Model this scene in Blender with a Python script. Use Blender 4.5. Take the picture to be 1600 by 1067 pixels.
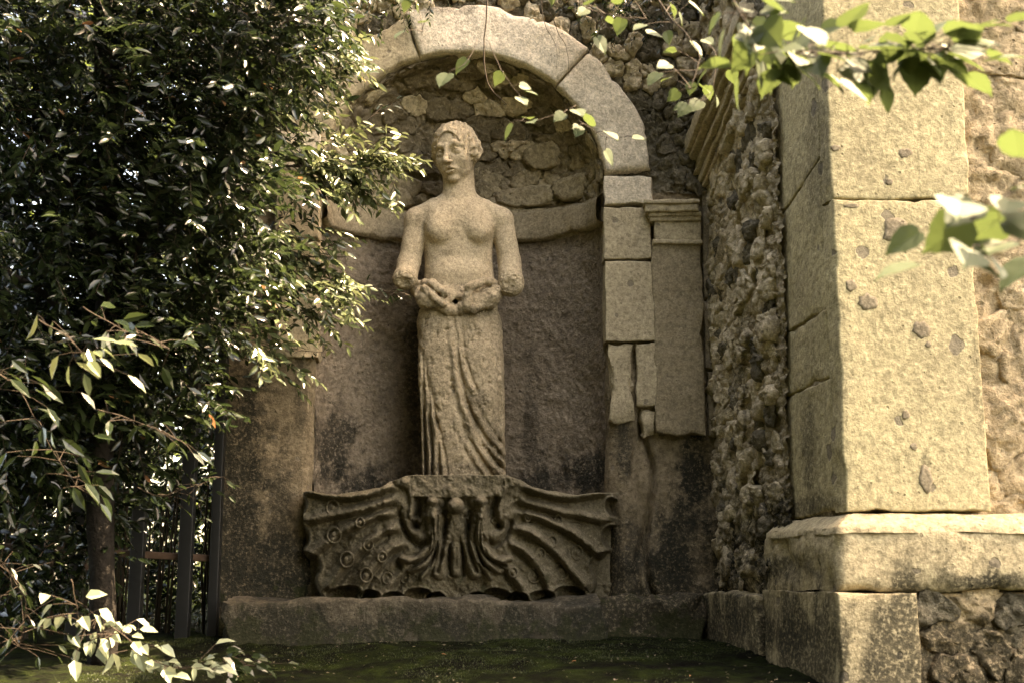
import bpy, math, random
import numpy as np
from mathutils import Vector, Matrix

# ------------------------------------------------------------------ camera, sky, sun, exposure
SC = bpy.context.scene
for o in list(bpy.data.objects):
    bpy.data.objects.remove(o, do_unlink=True)
COL = SC.collection
R = math.radians
PITCH = R(10.4)
CAM = np.array([0.0, -8.4, 0.5])
cam_d = bpy.data.cameras.new('camera')
cam_d.lens = 45.0
cam_d.sensor_width = 36.0
cam_d.clip_end = 400
cam_d.dof.use_dof = True
cam_d.dof.focus_distance = 8.35
cam_d.dof.aperture_fstop = 2.4
cam = bpy.data.objects.new('camera', cam_d)
cam.location = CAM
cam.rotation_euler = (math.pi / 2 + PITCH, 0, 0)
COL.objects.link(cam)
SC.camera = cam

SUN_EL, SUN_AZ = R(56), R(83)          # azimuth clockwise from +Y
world = bpy.data.worlds.new('World')
SC.world = world
world.use_nodes = True
wn = world.node_tree
sky = wn.nodes.new('ShaderNodeTexSky')
sky.sky_type = 'NISHITA'
sky.sun_disc = False
sky.sun_elevation = SUN_EL
sky.sun_rotation = SUN_AZ
sky.dust_density = 3.0
sky.air_density = 1.0
sky.ozone_density = 1.0
wn.links.new(sky.outputs[0], wn.nodes['Background'].inputs[0])
wn.nodes['Background'].inputs[1].default_value = 0.15

sl = bpy.data.lights.new('sun', 'SUN')
sl.energy = 3.6
sl.angle = R(0.5)
sl.color = (1.0, 0.96, 0.90)
sun = bpy.data.objects.new('sun', sl)
sd = Vector((math.sin(SUN_AZ) * math.cos(SUN_EL), math.cos(SUN_AZ) * math.cos(SUN_EL), math.sin(SUN_EL)))
sun.rotation_euler = sd.to_track_quat('Z', 'Y').to_euler()
sun.location = (6, 2, 12)
COL.objects.link(sun)

SC.view_settings.view_transform = 'Standard'
SC.view_settings.look = 'None'
SC.view_settings.gamma = 1.0
SC.view_settings.use_curve_mapping = False
SC.view_settings.exposure = 3.75
# camera white balance set for open shade, as the photographer's was
SC.view_settings.use_white_balance = True
SC.view_settings.white_balance_temperature = 10500
SC.view_settings.white_balance_tint = 14
SC.cycles.use_denoising = True
SC.cycles.max_bounces = 8
SC.cycles.sample_clamp_indirect = 6
SC.cycles.transparent_max_bounces = 6

# ------------------------------------------------------------------ helpers
rng = np.random.default_rng(7)
random.seed(7)
CP, SP = math.cos(PITCH), math.sin(PITCH)


def ray(px, py):
    u = (np.asarray(px, float) - 800) / 2000
    v = (533.5 - np.asarray(py, float)) / 2000
    return u, CP - v * SP, SP + v * CP


def P(px, py, Y=0.0):
    """the point of the place at distance plane Y that the photograph shows at px, py"""
    u, dy, dz = ray(px, py)
    t = (np.asarray(Y, float) - CAM[1]) / dy
    return np.stack(np.broadcast_arrays(CAM[0] + u * t, CAM[1] + dy * t, CAM[2] + dz * t), -1)


SWX, SWK = 1.33, 0.15                    # side wall: X = SWX - SWK*Y


def PS(px, py, off=0.0):
    u, dy, dz = ray(px, py)
    t = (SWX + off - SWK * CAM[1]) / (u + SWK * dy)
    return np.stack([u * t, CAM[1] + dy * t, CAM[2] + dz * t], -1)


def _hash(ix, iy, iz):
    h = (ix.astype(np.int64) * 374761393 + iy.astype(np.int64) * 668265263 + iz.astype(np.int64) * 2147483647) & 0xffffffff
    h = ((h ^ (h >> 13)) * 1274126177) & 0xffffffff
    h = (h ^ (h >> 16)) & 0xffff
    return h.astype(np.float32) / 65535.0 * 2 - 1


def vnoise(p):
    f = np.floor(p)
    i = f.astype(np.int64)
    w = (p - f).astype(np.float32)
    w = w * w * (3 - 2 * w)
    r = 0
    for a in (0, 1):
        for b in (0, 1):
            for c in (0, 1):
                r = r + _hash(i[..., 0] + a, i[..., 1] + b, i[..., 2] + c) * \
                    (w[..., 0] if a else 1 - w[..., 0]) * (w[..., 1] if b else 1 - w[..., 1]) * (w[..., 2] if c else 1 - w[..., 2])
    return r


def fbm(p, s, octs=4, gain=0.5):
    p = np.asarray(p, float) * s
    r, a = 0, 1.0
    for k in range(octs):
        r = r + a * vnoise(p + 17.3 * k)
        p = p * 2.03
        a *= gain
    return r


def worley(p, s):
    p = np.asarray(p, float) * s
    f = np.floor(p).astype(np.int64)
    d1 = np.full(p.shape[:-1], 9.0); d2 = d1.copy()
    for a in (-1, 0, 1):
        for b in (-1, 0, 1):
            for c in (-1, 0, 1):
                g = f + np.array([a, b, c])
                o = np.stack([_hash(g[..., 0], g[..., 1], g[..., 2] + 31 * k) * .45 + .5 for k in range(3)], -1)
                d = np.linalg.norm(g + o - p, axis=-1)
                d2 = np.minimum(d2, np.maximum(d1, d)); d1 = np.minimum(d1, d)
    return d1, d2


def lumpy(p, s, amp):
    """worn lumps of tufa: rounded tops, sharp crevices"""
    q = p + np.stack([fbm(p + 5 + k * 3.3, s * .8, 3) for k in range(3)], -1) * .25 / s
    a, a2 = worley(q, s)
    b, b2 = worley(q + 7, s * 2.3)
    return amp * (np.clip((a2 - a) * 1.6, 0, .55) + .5 * np.clip((b2 - b) * 1.6, 0, .5) + .35 * fbm(q, s * 2.5, 4, .6) - .35)


def mesh(name, V, F, mat, parent=None, smooth=True, tri=None):
    me = bpy.data.meshes.new(name)
    V = np.asarray(V, np.float32)
    if isinstance(F, np.ndarray):
        n = F.shape[1]
        me.vertices.add(len(V))
        me.vertices.foreach_set('co', V.ravel())
        me.loops.add(F.size)
        me.loops.foreach_set('vertex_index', F.astype(np.int32).ravel())
        me.polygons.add(len(F))
        me.polygons.foreach_set('loop_start', np.arange(0, F.size, n, dtype=np.int32))
        me.polygons.foreach_set('loop_total', np.full(len(F), n, np.int32))
        me.update(calc_edges=True)
        me.validate()
    else:
        me.from_pydata([tuple(map(float, v)) for v in V], [], F)
        me.update()
    if smooth:
        me.polygons.foreach_set('use_smooth', [True] * len(me.polygons))
    if mat:
        me.materials.append(mat)
    o = bpy.data.objects.new(name, me)
    COL.objects.link(o)
    if parent:
        o.parent = parent
    return o


def tag(o, label=None, cat=None, group=None, kind=None):
    if label: o['label'] = label
    if cat: o['category'] = cat
    if group: o['group'] = group
    if kind: o['kind'] = kind
    return o


def thing(name, label, cat, group=None):
    o = bpy.data.objects.new(name, None)
    o.empty_display_size = 0.1
    COL.objects.link(o)
    return tag(o, label, cat, group)


def grid_faces(nu, nv, flip=False):
    i = np.arange(nu - 1)[:, None] * nv + np.arange(nv - 1)[None, :]
    i = i.ravel()
    q = np.stack([i, i + nv, i + nv + 1, i + 1], 1)
    return q[:, ::-1] if flip else q


def tube(pts, rad, n=6, close=True):
    pts = np.asarray(pts, float)
    rad = np.broadcast_to(np.asarray(rad, float), (len(pts),))
    V, F = [], []
    t = np.gradient(pts, axis=0)
    t /= np.linalg.norm(t, axis=1)[:, None] + 1e-9
    ref = np.array([0.13, 0.31, 0.94]) if abs(t[0][2]) < 0.8 else np.array([0.9, 0.3, 0.1])
    for k in range(len(pts)):
        a = np.cross(t[k], ref); a /= np.linalg.norm(a) + 1e-9
        b = np.cross(t[k], a)
        for j in range(n):
            th = 2 * math.pi * j / n
            V.append(pts[k] + rad[k] * (a * math.cos(th) + b * math.sin(th)))
    for k in range(len(pts) - 1):
        for j in range(n):
            F.append((k * n + j, k * n + (j + 1) % n, (k + 1) * n + (j + 1) % n, (k + 1) * n + j))
    if close:
        F.append(tuple(range(n))[::-1]); F.append(tuple((len(pts) - 1) * n + j for j in range(n)))
    return V, F


class MB:
    def __init__(s): s.V, s.F = [], []
    def add(s, VF):
        b = len(s.V); s.V += list(VF[0]); s.F += [tuple(i + b for i in f) for f in VF[1]]
        return s
    def build(s, name, mat, parent=None, smooth=True): return mesh(name, np.array(s.V), s.F, mat, parent, smooth)


# ------------------------------------------------------------------ materials
def new_mat(name):
    m = bpy.data.materials.new(name)
    m.use_nodes = True
    nt = m.node_tree
    b = nt.nodes['Principled BSDF']
    return m, nt, b


def stone_mat(name, c1, c2, dark=(0.05, 0.045, 0.035), grain=60, bump=0.6, dist=0.012, clast=0.0, clast_scale=7.0,
              pits=0.3, stain_shade=0.0, stain_shade_z=1.1, moss=0.0, moss_z=0.4, blotch=0.5, pit_scale=34, blobs=(), blobY=0.0):
    m, nt, b = new_mat(name)
    N, L = nt.nodes, nt.links
    pos = N.new('ShaderNodeNewGeometry').outputs['Position']

    def noise(scale, detail=6, rough=0.6, vec=pos, dist_=0):
        n = N.new('ShaderNodeTexNoise'); n.inputs['Scale'].default_value = scale
        n.inputs['Detail'].default_value = detail; n.inputs['Roughness'].default_value = rough
        n.inputs['Distortion'].default_value = dist_
        L.new(vec, n.inputs['Vector']); return n.outputs['Fac']

    def math_(op, a, b_=None, clamp=False):
        n = N.new('ShaderNodeMath'); n.operation = op; n.use_clamp = clamp
        for k, v in enumerate((a, b_)):
            if v is None: continue
            if isinstance(v, (int, float)): n.inputs[k].default_value = v
            else: L.new(v, n.inputs[k])
        return n.outputs[0]

    def ramp(f, a, b_, lo=0.0, hi=1.0):
        n = N.new('ShaderNodeMapRange'); n.inputs[1].default_value = a; n.inputs[2].default_value = b_
        n.inputs[3].default_value = lo; n.inputs[4].default_value = hi
        L.new(f, n.inputs[0]); return n.outputs[0]

    def mix(f, a, b_):
        n = N.new('ShaderNodeMix'); n.data_type = 'RGBA'
        if isinstance(f, (int, float)): n.inputs[0].default_value = f
        else: L.new(f, n.inputs[0])
        for k, v in ((6, a), (7, b_)):
            if isinstance(v, tuple): n.inputs[k].default_value = v + (1,)
            else: L.new(v, n.inputs[k])
        return n.outputs[2]

    big = noise(1.6, 5, 0.62)
    mid = noise(9, 6, 0.68)
    fine = noise(grain, 5, 0.75)
    col = mix(ramp(big, 0.35, 0.68), c1, c2)
    lite = tuple(min(1, x * 1.35 + 0.02) for x in c1)
    drk = tuple(x * 0.45 for x in c1)
    col = mix(ramp(mid, 0.56, 0.75, 0, blotch), col, drk)
    col = mix(ramp(fine, 0.52, 0.68, 0, 0.8), col, lite)
    col = mix(ramp(fine, 0.48, 0.32, 0, 1.0), col, drk)  # low grain darkened in colour to add relief shading, as dirt would
    crs = noise(grain * 0.45, 4, 0.7)
    col = mix(ramp(crs, 0.49, 0.34, 0, 0.7), col, drk)
    col = mix(ramp(crs, 0.53, 0.68, 0, 0.5), col, lite)
    h = math_('MULTIPLY', fine, 0.35)
    h = math_('ADD', h, math_('MULTIPLY', mid, 1.2))
    coarse = noise(grain * 0.45, 4, 0.6)
    h = math_('ADD', h, math_('MULTIPLY', coarse, 0.55))

    def vor(scale, rnd=1.0):
        n = N.new('ShaderNodeTexVoronoi'); n.inputs['Scale'].default_value = scale
        n.inputs['Randomness'].default_value = rnd
        # warp
        w = N.new('ShaderNodeTexNoise'); w.inputs['Scale'].default_value = scale * 1.7; w.inputs['Detail'].default_value = 3
        L.new(pos, w.inputs['Vector'])
        vm = N.new('ShaderNodeVectorMath'); vm.operation = 'SCALE'; L.new(w.outputs['Color'], vm.inputs[0])
        vm.inputs['Scale'].default_value = 0.55 / scale
        va = N.new('ShaderNodeVectorMath'); va.operation = 'ADD'; L.new(pos, va.inputs[0]); L.new(vm.outputs[0], va.inputs[1])
        L.new(va.outputs[0], n.inputs['Vector'])
        sep = N.new('ShaderNodeSeparateColor'); L.new(n.outputs['Color'], sep.inputs[0])
        return n.outputs['Distance'], sep.outputs[0], sep.outputs[1]
    if pits > 0:
        d, r1, r2 = vor(pit_scale)
        rad = math_('MULTIPLY', ramp(r1, 1 - pits, 1.0, 0, 0.34), ramp(coarse, 0.40, 0.62, 0.25, 1.15))
        pm = math_('SUBTRACT', rad, d)
        pm = ramp(pm, 0.0, 0.12)
        col = mix(math_('MULTIPLY', pm, 0.6), col, tuple(x * 0.28 for x in c1))
        h = math_('SUBTRACT', h, math_('MULTIPLY', pm, 0.8))
    if clast > 0:
        d, r1, r2 = vor(clast_scale)
        rad = ramp(r1, 1 - clast, 1.0, 0.0, 0.30)
        pm = ramp(math_('SUBTRACT', rad, d), 0.0, 0.03)
        cc = mix(fine, tuple(x * 0.75 for x in (0.14, 0.115, 0.085)), (0.26, 0.21, 0.15))
        col = mix(math_('MULTIPLY', pm, 0.8), col, cc)
        h = math_('SUBTRACT', h, math_('MULTIPLY', pm, 0.25))
    sx = N.new('ShaderNodeSeparateXYZ'); L.new(pos, sx.inputs[0])
    if stain_shade > 0:  # dark streaks for staining, on the ledge also for painted shadow
        mp = N.new('ShaderNodeMapping'); mp.inputs['Scale'].default_value = (3.2, 3.2, 0.9)
        L.new(pos, mp.inputs['Vector'])
        s = noise(1.0, 6, 0.66, mp.outputs[0], 0.4)
        zz = ramp(sx.outputs[2], stain_shade_z, 0.2, -0.22, 0.20)
        s = math_('ADD', s, math_('ADD', zz, math_('MULTIPLY', math_('SUBTRACT', mid, 0.5), 0.25)))
        s = ramp(s, 0.50, 0.62, 0, stain_shade)
        s = math_('MULTIPLY', s, ramp(fine, 0.62, 0.5, 0.35, 1.0), True)
        col = mix(s, col, (0.022, 0.021, 0.014))
    for (bx_, by_, rx_, ry_, st_) in blobs:
        c_ = P(bx_, by_, blobY); e_ = P(bx_ + rx_, by_, blobY); g_ = P(bx_, by_ + ry_, blobY)
        vs_ = N.new('ShaderNodeVectorMath'); vs_.operation = 'SUBTRACT'; L.new(pos, vs_.inputs[0]); vs_.inputs[1].default_value = (c_[0], 0, c_[2])
        vm_ = N.new('ShaderNodeVectorMath'); vm_.operation = 'MULTIPLY'; L.new(vs_.outputs[0], vm_.inputs[0])
        vm_.inputs[1].default_value = (1 / abs(e_[0] - c_[0]), 0, 1 / abs(g_[2] - c_[2]))
        vl_ = N.new('ShaderNodeVectorMath'); vl_.operation = 'LENGTH'; L.new(vm_.outputs[0], vl_.inputs[0])
        d_ = math_('SUBTRACT', 1.25, vl_.outputs['Value'])
        d_ = math_('ADD', d_, math_('MULTIPLY', math_('SUBTRACT', mid, 0.5), 2.4))
        d_ = math_('ADD', d_, math_('MULTIPLY', math_('SUBTRACT', big, 0.5), 1.5))
        d_ = math_('MULTIPLY', ramp(d_, 0.15, 0.75, 0, st_), ramp(fine, 0.66, 0.5, 0.3, 1.0), True)
        col = mix(d_, col, (0.020, 0.019, 0.013))
    if moss > 0:
        s = math_('ADD', mid, ramp(sx.outputs[2], moss_z, 0.1, -0.2, 0.14))
        s = ramp(s, 0.52, 0.6, 0, moss)
        col = mix(s, col, mix(fine, (0.015, 0.018, 0.006), (0.04, 0.045, 0.014)))
    L.new(col, b.inputs['Base Color'])
    b.inputs['Roughness'].default_value = 0.92
    b.inputs['Specular IOR Level'].default_value = 0.15
    bp = N.new('ShaderNodeBump'); bp.inputs['Strength'].default_value = bump; bp.inputs['Distance'].default_value = dist
    L.new(h, bp.inputs['Height']); L.new(bp.outputs[0], b.inputs['Normal'])
    return m


M = {}
M['statue'] = stone_mat('statue_stone', (0.46, 0.36, 0.235), (0.38, 0.295, 0.19), grain=110, bump=0.8, dist=0.008, pits=0.5, pit_scale=42, blotch=0.6, blobs=((700, 395, 12, 9, .35), (655, 350, 10, 12, .3), (718, 447, 16, 7, .4), (640, 445, 16, 12, .35), (801, 458, 16, 12, .3), (690, 212, 16, 8, .3)))
M['skirt'] = stone_mat('skirt_stone', (0.40, 0.31, 0.20), (0.28, 0.22, 0.14), grain=75, bump=1.0, dist=0.014, pits=0.6, pit_scale=36, blotch=0.75, blobs=((745, 640, 22, 40, .45), (775, 700, 14, 60, .5), (672, 690, 16, 60, .35), (709, 612, 4, 4, .8), (740, 490, 30, 8, .4), (680, 480, 20, 10, .3), (720, 735, 60, 14, .45)))
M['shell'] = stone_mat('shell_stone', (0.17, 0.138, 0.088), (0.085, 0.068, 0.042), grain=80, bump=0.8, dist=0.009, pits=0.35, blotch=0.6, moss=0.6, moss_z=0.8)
M['niche'] = stone_mat('niche_plaster', (0.27, 0.21, 0.148), (0.18, 0.138, 0.095), grain=44, bump=1.0, dist=0.05, pits=0.45, pit_scale=30, blotch=0.35, stain_shade=0.7, stain_shade_z=2.1, blobs=((515, 690, 40, 80, .85), (640, 560, 22, 190, .75), (925, 730, 40, 50, .85), (830, 640, 18, 130, .6), (560, 740, 70, 40, .8), (860, 745, 80, 25, .7)))  # tall blob left of the statue paints its shadow along with damp
M['dome'] = stone_mat('dome_rubble', (0.26, 0.205, 0.13), (0.13, 0.10, 0.066), grain=45, bump=1.0, dist=0.03, pits=0.4, pit_scale=22, blotch=0.8)
M['domelow'] = stone_mat('dome_plaster', (0.34, 0.27, 0.17), (0.24, 0.19, 0.12), grain=45, bump=1.0, dist=0.02, pits=0.4, pit_scale=26, blotch=0.5)
M['wall'] = stone_mat('wall_tufa', (0.23, 0.175, 0.11), (0.15, 0.115, 0.07), grain=50, bump=1.0, dist=0.018, pits=0.4, blotch=0.5, clast=0.35, clast_scale=13, stain_shade=0.85, stain_shade_z=1.8, blobs=((1085, 745, 34, 95, .95), (1060, 860, 50, 70, .8), (975, 700, 16, 60, .8), (990, 860, 25, 70, .7), (370, 760, 60, 230, .9), (440, 800, 30, 120, .7), (450, 880, 60, 60, .85), (390, 610, 14, 60, .6), (470, 600, 12, 90, .5)), moss=0.7, moss_z=0.7)
M['arch'] = stone_mat('arch_travertine', (0.70, 0.59, 0.45), (0.50, 0.41, 0.30), grain=70, bump=0.9, dist=0.012, pits=0.4, pit_scale=40, blotch=0.65, blobs=((610, 70, 50, 40, .5), (700, 18, 70, 14, .55), (960, 60, 12, 30, .4), (1015, 220, 8, 50, .4)))
M['jamb'] = stone_mat('jamb_stone', (0.42, 0.34, 0.22), (0.34, 0.27, 0.175), grain=60, bump=0.8, dist=0.011, pits=0.3, clast=0.3, clast_scale=11, blotch=0.35)
M['string'] = stone_mat('string_course_stone', (0.28, 0.22, 0.14), (0.22, 0.175, 0.11), grain=70, bump=0.7, dist=0.01, pits=0.3, blotch=0.4)
M['rubble'] = stone_mat('rubble_tufa', (0.58, 0.47, 0.31), (0.42, 0.33, 0.215), grain=42, bump=1.0, dist=0.03, pits=0.4, pit_scale=24, blotch=0.7, stain_shade=0.8, stain_shade_z=1.2, blobs=((1165, 850, 40, 90, .9), (1190, 620, 9, 130, .75), (1132, 640, 5, 120, .6), (1175, 470, 7, 60, .6)))
M['mortar'] = stone_mat('rubble_mortar', (0.44, 0.35, 0.23), (0.30, 0.24, 0.155), grain=40, bump=1.0, dist=0.03, pits=0.4, blotch=0.8, stain_shade=0.9, stain_shade_z=1.6, blobs=((1165, 860, 40, 100, .9),))
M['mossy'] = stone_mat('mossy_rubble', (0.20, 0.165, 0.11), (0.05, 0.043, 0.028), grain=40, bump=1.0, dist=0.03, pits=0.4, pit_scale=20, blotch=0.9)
M['pier'] = stone_mat('pier_peperino', (0.48, 0.395, 0.225), (0.36, 0.29, 0.17), grain=48, bump=0.9, dist=0.014, clast=0.30, clast_scale=6.5, pits=0.4, pit_scale=30, blotch=0.5, blobY=-2.0, blobs=((1447, 735, 9, 40, .55), (1300, 780, 22, 22, .6), (1298, 700, 6, 90, .5), (1530, 600, 10, 120, .35), (1255, 740, 12, 60, .6), (1290, 240, 8, 120, .35)))
M['pierbase'] = stone_mat('pier_base_peperino', (0.45, 0.365, 0.22), (0.34, 0.27, 0.165), grain=48, bump=0.9, dist=0.014, clast=0.35, clast_scale=8, pits=0.3, blotch=0.6, stain_shade=0.8, stain_shade_z=0.8, blobY=-2.1, blobs=((1225, 880, 26, 40, .8), (1275, 885, 20, 26, .7), (1505, 850, 14, 22, .4), (1560, 910, 60, 14, .7), (1235, 960, 18, 50, .7), (1275, 1000, 20, 40, .6), (1365, 1040, 22, 24, .45)))
M['rubbleR'] = stone_mat('warm_rubble', (0.44, 0.33, 0.20), (0.34, 0.255, 0.15), grain=36, bump=1.0, dist=0.025, pits=0.35, pit_scale=22, blotch=0.5, stain_shade=0.8, stain_shade_z=0.5)
M['ledge'] = stone_mat('ledge_stone', (0.10, 0.082, 0.055), (0.03, 0.025, 0.017), grain=50, bump=1.0, dist=0.014, pits=0.3, blotch=0.7, moss=0.4, moss_z=0.45, stain_shade=0.93, stain_shade_z=0.50)  # low darkening of the slab front stands in for shadow


def ground_mat():
    m, nt, b = new_mat('moss_ground')
    N, L = nt.nodes, nt.links
    pos = N.new('ShaderNodeNewGeometry').outputs['Position']
    def noise(s, d=6, r=0.65):
        n = N.new('ShaderNodeTexNoise'); n.inputs['Scale'].default_value = s; n.inputs['Detail'].default_value = d
        n.inputs['Roughness'].default_value = r; L.new(pos, n.inputs['Vector']); return n.outputs['Fac']
    cr = N.new('ShaderNodeValToRGB')
    e = cr.color_ramp.elements
    e[0].position = 0.38; e[0].color = (0.005, 0.0045, 0.003, 1)
    e[1].position = 0.66; e[1].color = (0.022, 0.031, 0.008, 1)
    k = e.new(0.5); k.color = (0.010, 0.013, 0.0045, 1)
    L.new(noise(5), cr.inputs[0])
    mx = N.new('ShaderNodeMix'); mx.data_type = 'RGBA'; mx.blend_type = 'MULTIPLY'; mx.inputs[0].default_value = 0.8
    cr2 = N.new('ShaderNodeValToRGB'); cr2.color_ramp.elements[0].position = 0.3; cr2.color_ramp.elements[1].position = 0.62
    cr2.color_ramp.elements[0].color = (0.25, 0.25, 0.25, 1)
    cr2.color_ramp.elements[1].color = (1.3, 1.3, 1.1, 1)
    L.new(noise(90, 4), cr2.inputs[0])
    L.new(cr.outputs[0], mx.inputs[6]); L.new(cr2.outputs[0], mx.inputs[7])
    L.new(mx.outputs[2], b.inputs['Base Color'])
    b.inputs['Roughness'].default_value = 1.0
    b.inputs['Specular IOR Level'].default_value = 0.05
    bp = N.new('ShaderNodeBump'); bp.inputs['Distance'].default_value = 0.03
    L.new(noise(70, 5, 0.75), bp.inputs['Height']); L.new(bp.outputs[0], b.inputs['Normal'])
    return m


def leaf_mat(name, c, c2, trans=0.45, rough=0.38, tv=2.2):
    m, nt, b = new_mat(name)
    N, L = nt.nodes, nt.links
    oi = N.new('ShaderNodeNewGeometry')
    cr = N.new('ShaderNodeMix'); cr.data_type = 'RGBA'
    cr.inputs[6].default_value = c + (1,); cr.inputs[7].default_value = c2 + (1,)
    L.new(oi.outputs['Random Per Island'], cr.inputs[0])
    L.new(cr.outputs[2], b.inputs['Base Color'])
    b.inputs['Roughness'].default_value = rough
    b.inputs['Specular IOR Level'].default_value = 0.5
    tr = N.new('ShaderNodeBsdfTranslucent')
    hs = N.new('ShaderNodeHueSaturation'); hs.inputs['Value'].default_value = tv; hs.inputs['Hue'].default_value = 0.485
    L.new(cr.outputs[2], hs.inputs['Color']); L.new(hs.outputs[0], tr.inputs['Color'])
    ms = N.new('ShaderNodeMixShader'); ms.inputs[0].default_value = trans
    L.new(b.outputs[0], ms.inputs[1]); L.new(tr.outputs[0], ms.inputs[2])
    L.new(ms.outputs[0], N['Material Output'].inputs['Surface'])
    return m


def plain(name, c, rough=0.7, spec=0.3, sc=30, bump=0.3, dist=0.01):
    m, nt, b = new_mat(name)
    N, L = nt.nodes, nt.links
    n = N.new('ShaderNodeTexNoise'); n.inputs['Scale'].default_value = sc; n.inputs['Detail'].default_value = 5
    L.new(N.new('ShaderNodeNewGeometry').outputs['Position'], n.inputs['Vector'])
    mx = N.new('ShaderNodeMix'); mx.data_type = 'RGBA'
    mx.inputs[6].default_value = tuple(x * 0.6 for x in c) + (1,); mx.inputs[7].default_value = tuple(x * 1.35 for x in c) + (1,)
    L.new(n.outputs[0], mx.inputs[0]); L.new(mx.outputs[2], b.inputs['Base Color'])
    b.inputs['Roughness'].default_value = rough; b.inputs['Specular IOR Level'].default_value = spec
    bp = N.new('ShaderNodeBump'); bp.inputs['Strength'].default_value = bump; bp.inputs['Distance'].default_value = dist
    L.new(n.outputs[0], bp.inputs['Height']); L.new(bp.outputs[0], b.inputs['Normal'])
    return m


M['ground'] = ground_mat()
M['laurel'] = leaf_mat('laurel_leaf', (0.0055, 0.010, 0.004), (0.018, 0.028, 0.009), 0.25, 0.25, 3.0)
M['laurel_lit'] = leaf_mat('laurel_leaf_lit', (0.04, 0.055, 0.020), (0.13, 0.15, 0.075), 0.22, 0.25, 1.3)  # paler copy of the laurel leaf, sun glints put into its colour
M['linden'] = leaf_mat('linden_leaf', (0.024, 0.042, 0.012), (0.062, 0.088, 0.028), 0.45, 0.65, 1.25)
M['ivy'] = leaf_mat('ivy_leaf', (0.09, 0.115, 0.055), (0.26, 0.29, 0.20), 0.22, 0.35, 1.2)  # leaf colour lightened to carry the glare of the sun
M['far'] = leaf_mat('far_leaf', (0.05, 0.075, 0.02), (0.09, 0.12, 0.035), 0.5, 0.5, 1.6)
M['drydead'] = leaf_mat('dry_leaf', (0.16, 0.075, 0.03), (0.24, 0.12, 0.05), 0.3, 0.6)
M['grass'] = leaf_mat('moss_grass', (0.014, 0.021, 0.004), (0.045, 0.058, 0.012), 0.3, 0.6)
M['bark'] = plain('bark', (0.016, 0.013, 0.010), 0.9, 0.1, 25, 1.0, 0.02)
M['twig'] = plain('twig_bark', (0.035, 0.024, 0.015), 0.8, 0.2, 60)
M['iron'] = plain('dark_painted_iron', (0.010, 0.010, 0.009), 0.5, 0.3, 20, 0.3, 0.003)
M['rust'] = plain('rusty_rail_iron', (0.09, 0.05, 0.03), 0.7, 0.3, 30)
M['stick'] = plain('dry_stick', (0.045, 0.032, 0.02), 0.85, 0.1, 40)


# ------------------------------------------------------------------ stone builders
def rbox(name, F4, dvec, r, step, amp, mat, parent, ns=5.0, seed=0.0, edge=2.5, dstep=None):
    """rounded, weathered block: front quad F4 (bl, br, tr, tl), sides running back along dvec"""
    F4 = [np.asarray(p, float) for p in F4]
    dvec = np.asarray(dvec, float)
    D = np.linalg.norm(dvec); dn = dvec / D
    W = np.linalg.norm(F4[1] - F4[0]); H = np.linalg.norm(F4[3] - F4[0])
    r = min(r, W * .3, H * .3, D * .5)
    dstep = dstep or step

    def axis(Lh):
        a = []
        nd = max(1, int(round((D - r) / dstep)))
        for k in range(nd):
            a.append((0.0, D - (D - r) * k / nd))
        for th in (0, 22, 45, 68):
            a.append((r * (1 - math.cos(R(th))), r * (1 - math.sin(R(th)))))
        n = max(2, int(round((Lh - 2 * r) / step)))
        mid_ = [(r + (Lh - 2 * r) * k / n, 0.0) for k in range(n + 1)]
        b = [(Lh - x, d) for x, d in a[::-1]]
        q = np.array(a + mid_ + b)
        return q[:, 0] / Lh, q[:, 1]
    u, du = axis(W); v, dv = axis(H)
    U, Vv = np.meshgrid(u, v, indexing='ij')
    DD = np.maximum(du[:, None], dv[None, :])
    pos = (F4[0] * ((1 - U) * (1 - Vv))[..., None] + F4[1] * (U * (1 - Vv))[..., None] +
           F4[2] * (U * Vv)[..., None] + F4[3] * ((1 - U) * Vv)[..., None]) + dn * DD[..., None]
    ed = np.minimum(np.minimum(U, 1 - U) * W, np.minimum(Vv, 1 - Vv) * H)
    pos = pos.reshape(-1, 3)
    n1 = np.stack([fbm(pos + seed + k * 9.1, ns, 4, .55) for k in range(3)], 1)
    wgt = 1 + (edge - 1) * np.exp(-(ed.ravel() / (r * 1.6 + 1e-6)) ** 2)
    # inward erosion at the arrises
    cen = sum(F4) / 4 + dn * D * .3
    inn = cen - pos; inn /= np.linalg.norm(inn, axis=1)[:, None] + 1e-9
    er = np.clip(fbm(pos + seed + 50, ns * 2.2, 3), 0, 1) * np.exp(-(ed.ravel() / (r * 1.8 + 1e-6)) ** 2)
    pos = pos + n1 * amp * wgt[:, None] + inn * (er * amp * 4.5)[:, None]
    return mesh(name, pos, grid_faces(len(u), len(v)), mat, parent)


def quad_px(x0, y0, x1, y1, Y):
    """front quad whose corners appear at these pixels; plumb sides"""
    a, b, c, d = P(x0, y1, Y), P(x1, y1, Y), P(x1, y0, Y), P(x0, y0, Y)
    xl = (a[0] + d[0]) / 2; xr = (b[0] + c[0]) / 2
    return [np.array([xl, Y, a[2]]), np.array([xr, Y, b[2]]), np.array([xr, Y, c[2]]), np.array([xl, Y, d[2]])]


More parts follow.
